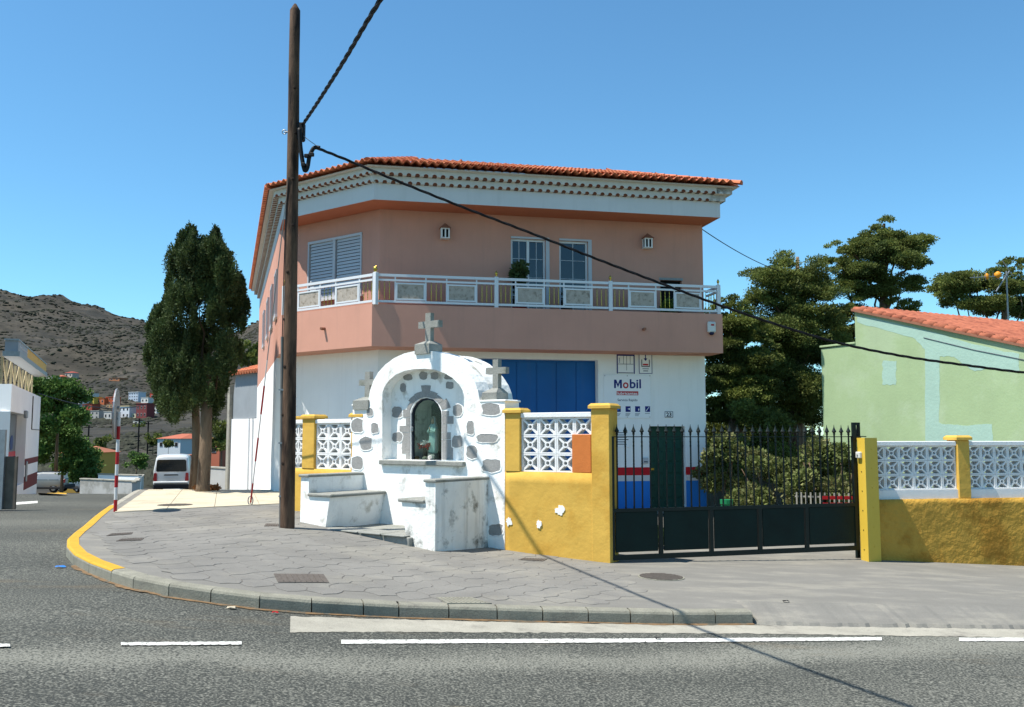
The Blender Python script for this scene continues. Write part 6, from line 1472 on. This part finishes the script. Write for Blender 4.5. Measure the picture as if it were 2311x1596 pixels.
vehicle('parked_van', 'white van seen from behind, parked beyond the cypresses', (vq.x, vq.y + 2.2, vz), hv, [(-2.36, .35, 1.05, 1.80, .82, .70), (-2.3, .3, 1.05, 1.9, .845, .73), (-1.6, .28, 1.05, 1.96, .85, .76), (0.4, .28, 1.05, 1.96, .85, .76), (1.1, .28, 1.05, 1.86, .85, .72), (1.75, .28, 1.02, 1.2, .84, .7), (2.3, .32, .85, .98, .76, .62)], m_van, [(-1.4, .75), (-1.4, -.75), (1.5, .75), (1.5, -.75)], .32, 'van', van_x)
def suv_x(M, rt_, body):
    for sg_ in (-1, 1):
        for x0, x1 in ((-1.75, -.95), (-.85, .1), (.2, .95)):
            b = B(M); y0, y1 = sg_ * .868, sg_ * .735; t = .18 if x0 > .1 else 0; b.add([(x0, y0, 1.05), (x1 + t, y0, 1.05), (x1 - t * 1.2, y1, 1.5), (x0 + (.25 if x0 < -1 else 0), y1, 1.5)], [(0, 1, 2, 3)]); b.obj('side_window', m_cglass, body)
        b = B(M); b.bbox(-2.24, -2.02, *sorted((sg_ * .62, sg_ * .86)), .82, 1.12, .03); b.obj('tail_lamp', m_tail, rt_)
        b = B(M); b.tube([(-1.5, sg_ * .62, 1.71), (.5, sg_ * .62, 1.71)], .02, 6); b.obj('roof_rail', m_bump, rt_)
    b = B(M); b.add([(-2.235, -.6, 1.1), (-2.235, .6, 1.1), (-2.05, .52, 1.5), (-2.05, -.52, 1.5)], [(0, 1, 2, 3)]); b.obj('rear_window', m_cglass, body)
    b = B(M); b.bbox(-2.34, -2.1, -.84, .84, .36, .66, .05); b.obj('rear_bumper', m_bump, rt_); b = B(M); b.box(-2.352, -2.34, -.26, .26, .7, .81); b.obj('number_plate', m_whtp, rt_)
    for sg_ in (-1, 1): b = B(M); b.bbox(-2.0, 1.9, *sorted((sg_ * .8, sg_ * .885)), .3, .5, .03); b.obj('sill_trim', m_bump, rt_)
SUV = [(-2.2, .5, 1.05, 1.45, .8, .6), (-2.05, .4, 1.05, 1.6, .86, .68), (-1.6, .36, 1.05, 1.69, .87, .7), (-.3, .36, 1.03, 1.70, .87, .7), (.35, .36, 1.02, 1.63, .87, .68), (1.05, .36, 1.0, 1.1, .86, .66), (1.9, .4, .9, .98, .83, .66), (2.2, .45, .75, .85, .75, .6)]
q = P(128, 1113, 76.0); q.z = G(q.x, q.y) - .13
vehicle('parked_car', 'silver off-road car parked beside the white shop', (q.x - 1.3, q.y + .2, q.z + .1), (-.985, .02), SUV, m_silv, [(-1.35, .76), (-1.35, -.76), (1.35, .76), (1.35, -.76)], .36, 'car', suv_x)
q = P(173, 1114, 84.0); q.z = G(q.x, q.y) - .13
vehicle('parked_car', 'blue-grey car half hidden behind the silver one', (q.x - .6, q.y + 1.2, q.z + .1), (-.8, .5), [(a, b_, c_, d_ - .12, e_, f_) for a, b_, c_, d_, e_, f_ in SUV], m_bsil, [(-1.35, .76), (-1.35, -.76), (1.35, .76), (1.35, -.76)], .33, 'car', suv_x)
q = P(120, 1116, 70); o = strip('yellow_kerb_line', [(86, 1112), (150, 1117.5)], [(86, 1117), (150, 1120)], m_yel, .05); struct(o)

# ------------------------------------------------------------------ neighbour beyond the pink house
FN = Fr(pl(519, 40.0), pl(592, 37.6)); nb_ = thing('neighbour_house', FN.w(1, 0, -.6), 'low house with grey upper wall and white lower wall beyond the pink one', 'house')
zt2 = FN.hit(555, 843)[1]; zmid = FN.hit(555, 945)[1]
b = B(FN.M); b.box(0.1, FN.len + 1.5, 0, 6, -2, zmid); b.obj('lower_wall', m_white, nb_); b = B(FN.M); b.prism([(.12, zmid), (FN.len + 1.5, zmid + .05), (FN.len + 1.5, zt2), (.35, zt2), (.12, zt2 - .9)], .05, 6); b.obj('upper_wall', mat('grey_render', s(158, 164, 168), .9, .06, 2, .3, 20), nb_)
b = B(FN.M); b.box(-.15, .09, -.1, .5, -2, FN.hit(522, 870)[1]); b.obj('gate_pier', m_gut, nb_)
for k in range(2): b = B(FN.M); b.box(.1 + FN.len * .55 + .35 * k, .22 + FN.len * .55 + .35 * k, -.06, 0, -2, zmid); b.obj('pilaster', m_white, nb_)
b = B(FN.M); b.add([(.2, -.2, zt2), (FN.len + 1.5, -.2, zt2), (FN.len + 1.5, 3, zt2 + 1.0), (1.2, 3, zt2 + 1.0)], [(0, 1, 2, 3)]); nro = b.obj('roof', m_terra2, nb_)
for k in range(14):
    for r_ in range(4):
        x = .3 + k * .26; y = -.22 + r_ * .4
        if x < .3 + r_ * .13: continue
        b = B(FN.M); b.tube([(x, y, zt2 + (y + .2) * .3125 + .05), (x, y + .42, zt2 + (y + .62) * .3125 + .02)], .1, 8); b.obj('roof_tile', m_terra, nro)

# ------------------------------------------------------------------ middle distance
wl = Fr(on(196, 1120, T).xy, on(318, 1118, T).xy)
def mid_wall(pa, pc_, Y0, Y1, ytop, label, m, name='boundary_wall'):
    F = Fr(pl(pa, Y0), pl(pc_, Y1)); o = thing(name, F.w(F.len / 2, 0, G(*F.w(0, 0, 0).xy)), label, 'wall'); z = F.hit((pa + pc_) / 2, ytop)[1]
    b = B(F.M); b.bbox(0, F.len, 0, .25, -6, z, .01); b.obj('masonry', m, o); b = B(F.M); b.bbox(-.03, F.len + .03, -.04, .29, z, z + .08, .01); b.obj('coping', m_gut, o); return o
m_gw = mat('greyish_render', s(196, 194, 188), .9, .08, .8, .2, 10, col2=s(160, 158, 150), c2scale=.6)
mid_wall(185, 312, 58, 55, 1085, 'long low greyish wall at the bottom of the side street', m_gw)
mid_wall(225, 316, 62, 60, 1073, 'paler wall just behind the long low greyish one', m_white)
mid_wall(312, 328, 55, 66, 1078, 'short return wall running back from the greyish wall', m_gw)
mid_wall(355, 410, 74, 72, 1070, 'white wall stub left of the van', m_white)
mid_wall(470, 520, 46, 44, 1058, 'rough grey wall between the cypress trunks and the neighbour gate', m_gw)
# hillside houses: each with walls, roof, windows
def far_house(x0, x1, yt, yb, wallc, roofc, label, nx=3, nz=2, flat=True, Y=None, depth=None, roofh=.22, turn=-.5, name='hillside_house', grp='houses on the hillside'):
    if Y is None: q = on((x0 + x1) / 2, yb, T); Y = q.y
    a, c = P(x0, yb, Y), P(x1, yb, Y); F = Fr((a.x, a.y), (c.x, c.y + (c.x - a.x) * turn)); zt = P(x0, yt, Y).z; zb_ = P(x0, yb, Y).z; h = zt - zb_; d = depth or F.len * .7
    hs = thing(name, F.w(F.len / 2, 0, zb_), label, 'house', grp); key = 'far_%d_%d_%d' % wallc; wm = mat(key, s(*wallc), .9, .04, .3)
    b = B(F.M); b.box(0, F.len, 0, d, zb_ - 4 - h * .3, zt); b.obj('wall', wm, hs)
    rm = mat('far_%d_%d_%d' % roofc, s(*roofc), .9, .08, .5)
    if flat: b = B(F.M); e = F.len * .03; b.box(-e, F.len + e, -e, d + e, zt, zt + h * .06); b.obj('roof', rm, hs)
    else:
        b = B(F.M); e = F.len * .05; rh = h * roofh + d * .07
        b.add([(-e, -e, zt), (F.len + e, -e, zt), (F.len + e, d + e, zt), (-e, d + e, zt), (F.len * .3, d / 2, zt + rh), (F.len * .7, d / 2, zt + rh)], [(0, 1, 5, 4), (1, 2, 5), (2, 3, 4, 5), (3, 0, 4), (3, 2, 1, 0)]); b.obj('roof', rm, hs)
    for i in range(nx):
        for j in range(nz):
            ww, wh = F.len / nx * .4, h / nz * .42; cx, cz = F.len * (i + .5) / nx, zb_ + h * (j + .5) / nz; b = B(F.M); b.box(cx - ww / 2, cx + ww / 2, -.06, .0, cz - wh / 2, cz + wh / 2); wo_ = b.obj('window', mat('far_frame', s(200, 200, 198), .8), hs)
            b = B(F.M); b.box(cx - ww * .4, cx + ww * .4, -.09, -.061, cz - wh * .4, cz + wh * .4); b.obj('pane', m_dark, wo_)
    return hs
WHT = (226, 224, 218); ORG = (184, 116, 88)
far_house(130, 205, 1022, 1100, (226, 176, 84), ORG, 'yellow house with tiled roof behind the shop car park', 2, 1, False, 92, 7, .04, .05, grp='houses below the side street')
far_house(355, 418, 990, 1016, (210, 216, 220), (184, 106, 80), 'pale blue house with red roof half hidden by the cypress trunk', 3, 1, False, 180, 9, .15, grp='houses below the side street')
far_house(372, 424, 1028, 1052, (204, 112, 90), ORG, 'salmon coloured low house above the van', 1, 1, True, 110, 8, grp='houses below the side street')
far_house(470, 500, 1000, 1030, (190, 110, 84), ORG, 'terracotta coloured house glimpsed right of the cypress trunks', 1, 1, True, 110, 8, grp='houses below the side street')
TOWN = [(146, 168, 842, 852, (206, 190, 176), (170, 84, 74), 'red roofed white villa highest on the left hillside', 2, 1, False), (127, 143, 850, 862, (196, 112, 84), (186, 104, 80), 'bright orange cottage below the red roofed villa', 1, 1, False), (104, 127, 851, 859, (220, 214, 196), (206, 196, 176), 'long cream building beside the orange cottage', 3, 1, True),
        (246, 276, 854, 859, (176, 118, 84), (186, 128, 92), 'isolated low orange house on the dark slope', 2, 1, True), (290, 317, 886, 905, (196, 208, 222), (226, 228, 230), 'pale blue three-storey block at the upper right of the town', 4, 3, True), (338, 350, 888, 902, (186, 74, 62), (170, 60, 52), 'small red house right of the pale blue block', 1, 1, True),
        (158, 196, 896, 907, (206, 214, 222), (214, 200, 182), 'pale blue row at the left end of the town', 4, 1, True), (186, 212, 888, 896, WHT, (224, 224, 220), 'white terrace above the yellow house', 3, 1, True), (190, 218, 897, 909, (222, 196, 92), (214, 186, 84), 'yellow house in the middle of the town', 2, 1, True),
        (218, 240, 900, 912, (200, 112, 72), (196, 104, 66), 'orange house right of the yellow one', 2, 1, True), (238, 262, 897, 913, (190, 96, 62), (180, 88, 58), 'brick red block behind the striped sign', 3, 2, True), (186, 214, 913, 925, (176, 84, 62), (170, 80, 60), 'red-brown row below the yellow house', 2, 1, True),
        (204, 228, 928, 946, (176, 172, 166), (186, 182, 176), 'unfinished grey concrete building with dark openings', 2, 2, True), (234, 256, 930, 947, (200, 196, 190), (210, 206, 200), 'small pale grey house beside the concrete shell', 2, 1, True), (258, 300, 918, 944, (226, 228, 232), (216, 196, 150), 'largest white building in the town with a row of dark windows', 4, 2, True),
        (307, 336, 912, 944, (132, 66, 66), (120, 62, 62), 'dark red apartment block', 3, 2, True), (160, 184, 906, 916, WHT, (226, 226, 222), 'long white house at the lower left of the town', 3, 1, True), (318, 338, 898, 910, WHT, (216, 214, 208), 'white house between the pale blue block and the dark red one', 2, 1, True), (300, 318, 950, 957, (212, 206, 194), (206, 200, 190), 'small cream ruin below the town', 1, 1, True), (340, 356, 920, 933, WHT, (220, 220, 216), 'white house half hidden by the cypress foliage', 2, 1, True), (298, 308, 934, 944, (224, 214, 180), (220, 210, 180), 'tiny cream shed between the white and dark red buildings', 1, 1, True), (240, 258, 912, 922, (186, 150, 110), ORG, 'tan house just left of the large white building', 2, 1, True)]
for t_ in TOWN: far_house(*t_)
# trees in the middle distance
def far_tree(px, py, w_, h_, Y, seed, label, m=m_leafg, n=2500, grp='trees below the side street', lf=None):
    q = P(px, py, Y); mp = Y / FPX; rt_ = thing('broadleaf_tree', (q.x, q.y, q.z), label, 'tree', grp); rr = random.Random(seed); bl = []
    for _ in range(16): r_ = rr.uniform(.14, .27) * w_ * mp; bl.append(((q.x + rr.uniform(-.4, .4) * w_ * mp, q.y + rr.uniform(-.3, .3) * w_ * mp, q.z + rr.uniform(.22, .92) * h_ * mp), (r_, r_, r_ * .75), r_ * r_))
    leaf_obj('crown', leaf_cloud(bl, n, lf or max(.12, 3.6 * mp), seed, .15, .5, .3), m, rt_)
    b = B(); b.tube([(q.x, q.y, q.z - 1.5), (q.x, q.y, q.z + h_ * mp * .5)], [.03 * w_ * mp, .012 * w_ * mp], 7); b.obj('trunk', m_bark, rt_, True)
far_tree(128, 1015, 150, 165, 62, 41, 'large leafy green tree rising behind the white shop', n=16000, lf=.16)
far_tree(70, 1000, 90, 120, 66, 42, 'leafy tree hidden mostly behind the white shop', n=3000)
far_tree(140, 1082, 150, 125, 66, 43, 'dark green bushy tree above the parked cars', m_leafg, 15000, lf=.15)
far_tree(195, 1095, 60, 60, 64, 44, 'round green bush right of the parked cars', m_leafg, 5000, lf=.15)
far_tree(308, 1062, 50, 42, 130, 45, 'rounded green tree just right of the striped sign post', m_leafg, 1800)
far_tree(232, 1050, 40, 66, 140, 46, 'dark tree right of the yellow house', m_leafd, 1500)
far_tree(345, 1010, 32, 32, 200, 47, 'dark tree left of the pale blue house', m_leafd, 900); far_tree(380, 1014, 22, 24, 170, 48, 'small dark bush in front of the pale blue house', m_leafd, 600)
far_tree(500, 1040, 90, 90, 60, 49, 'olive tree seen between the cypress trunks and the neighbour house', m_leafd, 3500)
far_tree(560, 850, 60, 80, 60, 50, 'green tree top above the neighbour roof', m_leafd, 3500)
far_tree(310, 985, 30, 30, 330, 51, 'dark round tree on the lower slope', m_leafd, 500); far_tree(262, 985, 26, 30, 340, 52, 'dark tree on the lower slope left of the sign', m_leafd, 500)
for k, (x, y, h_) in enumerate(((312, 1005, 60), (333, 1004, 52), (199, 1000, 40))):
    q = P(x, y, 200); o = thing('telegraph_post', tuple(q), ('thin dark post right of the striped sign', 'second thin post left of the pale blue house', 'thin post above the yellow house')[k], 'post', 'posts on the lower slope'); b = B(); b.tube([q - Vector((0, 0, 2)), q + Vector((0, 0, h_ * 200 / FPX))], .16, 6); b.obj('shaft', m_dark, o); b = B(); b.box(q.x - .9, q.x + .9, q.y - .1, q.y + .1, q.z + (h_ - 5) * 200 / FPX - .1, q.z + (h_ - 5) * 200 / FPX + .1); b.obj('crossarm', m_dark, o)
# distant wire across the valley
b = B(); b.tube(catenary(P(86, 888, 34), P(330, 913, 60), .4, 16), .02, 4); o = b.obj('thin_wire', m_black); tag(o, 'thin dark wire crossing in front of the hillside town', 'wire')
# scrub over the hills: nobody could count it
rng = random.Random(5); sv = []; sf = []
ico = bmesh.new(); bmesh.ops.create_icosphere(ico, subdivisions=1, radius=1); iv = [v.co.copy() for v in ico.verts]; iff = [tuple(v.index for v in f.verts) for f in ico.faces]; ico.free()
cn = 0
while cn < 23000:
    y = 110 * (13.5 ** rng.random()); a = rng.uniform(-.6, -.2)
    x = a * y; dens = noise.noise(Vector((x * .012, y * .012, 1.7)))
    if dens < rng.uniform(-.45, .35): continue
    z = T(x, y); r_ = rng.uniform(.3, 1.05) * (.6 + y / 480.0)
    if y < 450: r_ = rng.uniform(.5, 1.9)
    o_ = len(sv); k = rng.uniform(.45, .75)
    sv += [(x + v.x * r_ * rng.uniform(.75, 1.25), y + v.y * r_ * 1.2, z - r_ * .15 + v.z * r_ * k * rng.uniform(.7, 1.3)) for v in iv]; sf += [tuple(i + o_ for i in f) for f in iff]; cn += 1
me = bpy.data.meshes.new('hill_scrub'); me.from_pydata(sv, [], sf); me.materials.append(m_scrub); o = link('hill_scrub', me); tag(o, 'dry grey-green scrub dotted over the hillside', 'scrub', kind='stuff')
# small litter
for k, (x, y, w_, m_, lb) in enumerate(((135, 1282, .12, m_bband, 'scrap of blue and white paper in the road by the yellow kerb'), (522, 1375, .1, m_cream, 'pale dry leaf in the gutter'), (620, 1386, .06, m_redp, 'reddish dry leaf lying by the kerb'), (1775, 1360, .09, m_dark, 'small dark scrap on the driveway'), (1485, 1445, .07, m_dark, 'dark twig lying on the white edge line'))):
    q = on(x, y, R if k in (0, 1, 2, 4) else G); f_ = R if k in (0, 1, 2, 4) else G; b = B(); z = f_(q.x, q.y) + .012; p = rgon(0, 0, w_, w_ * .6, k, 7, 2, .3)
    b.add([(q.x + a_, q.y + c_, z + .012 * (i % 2)) for i, (a_, c_) in enumerate(p)], [tuple(range(7))]); o = b.obj('litter', m_); tag(o, lb, 'litter')
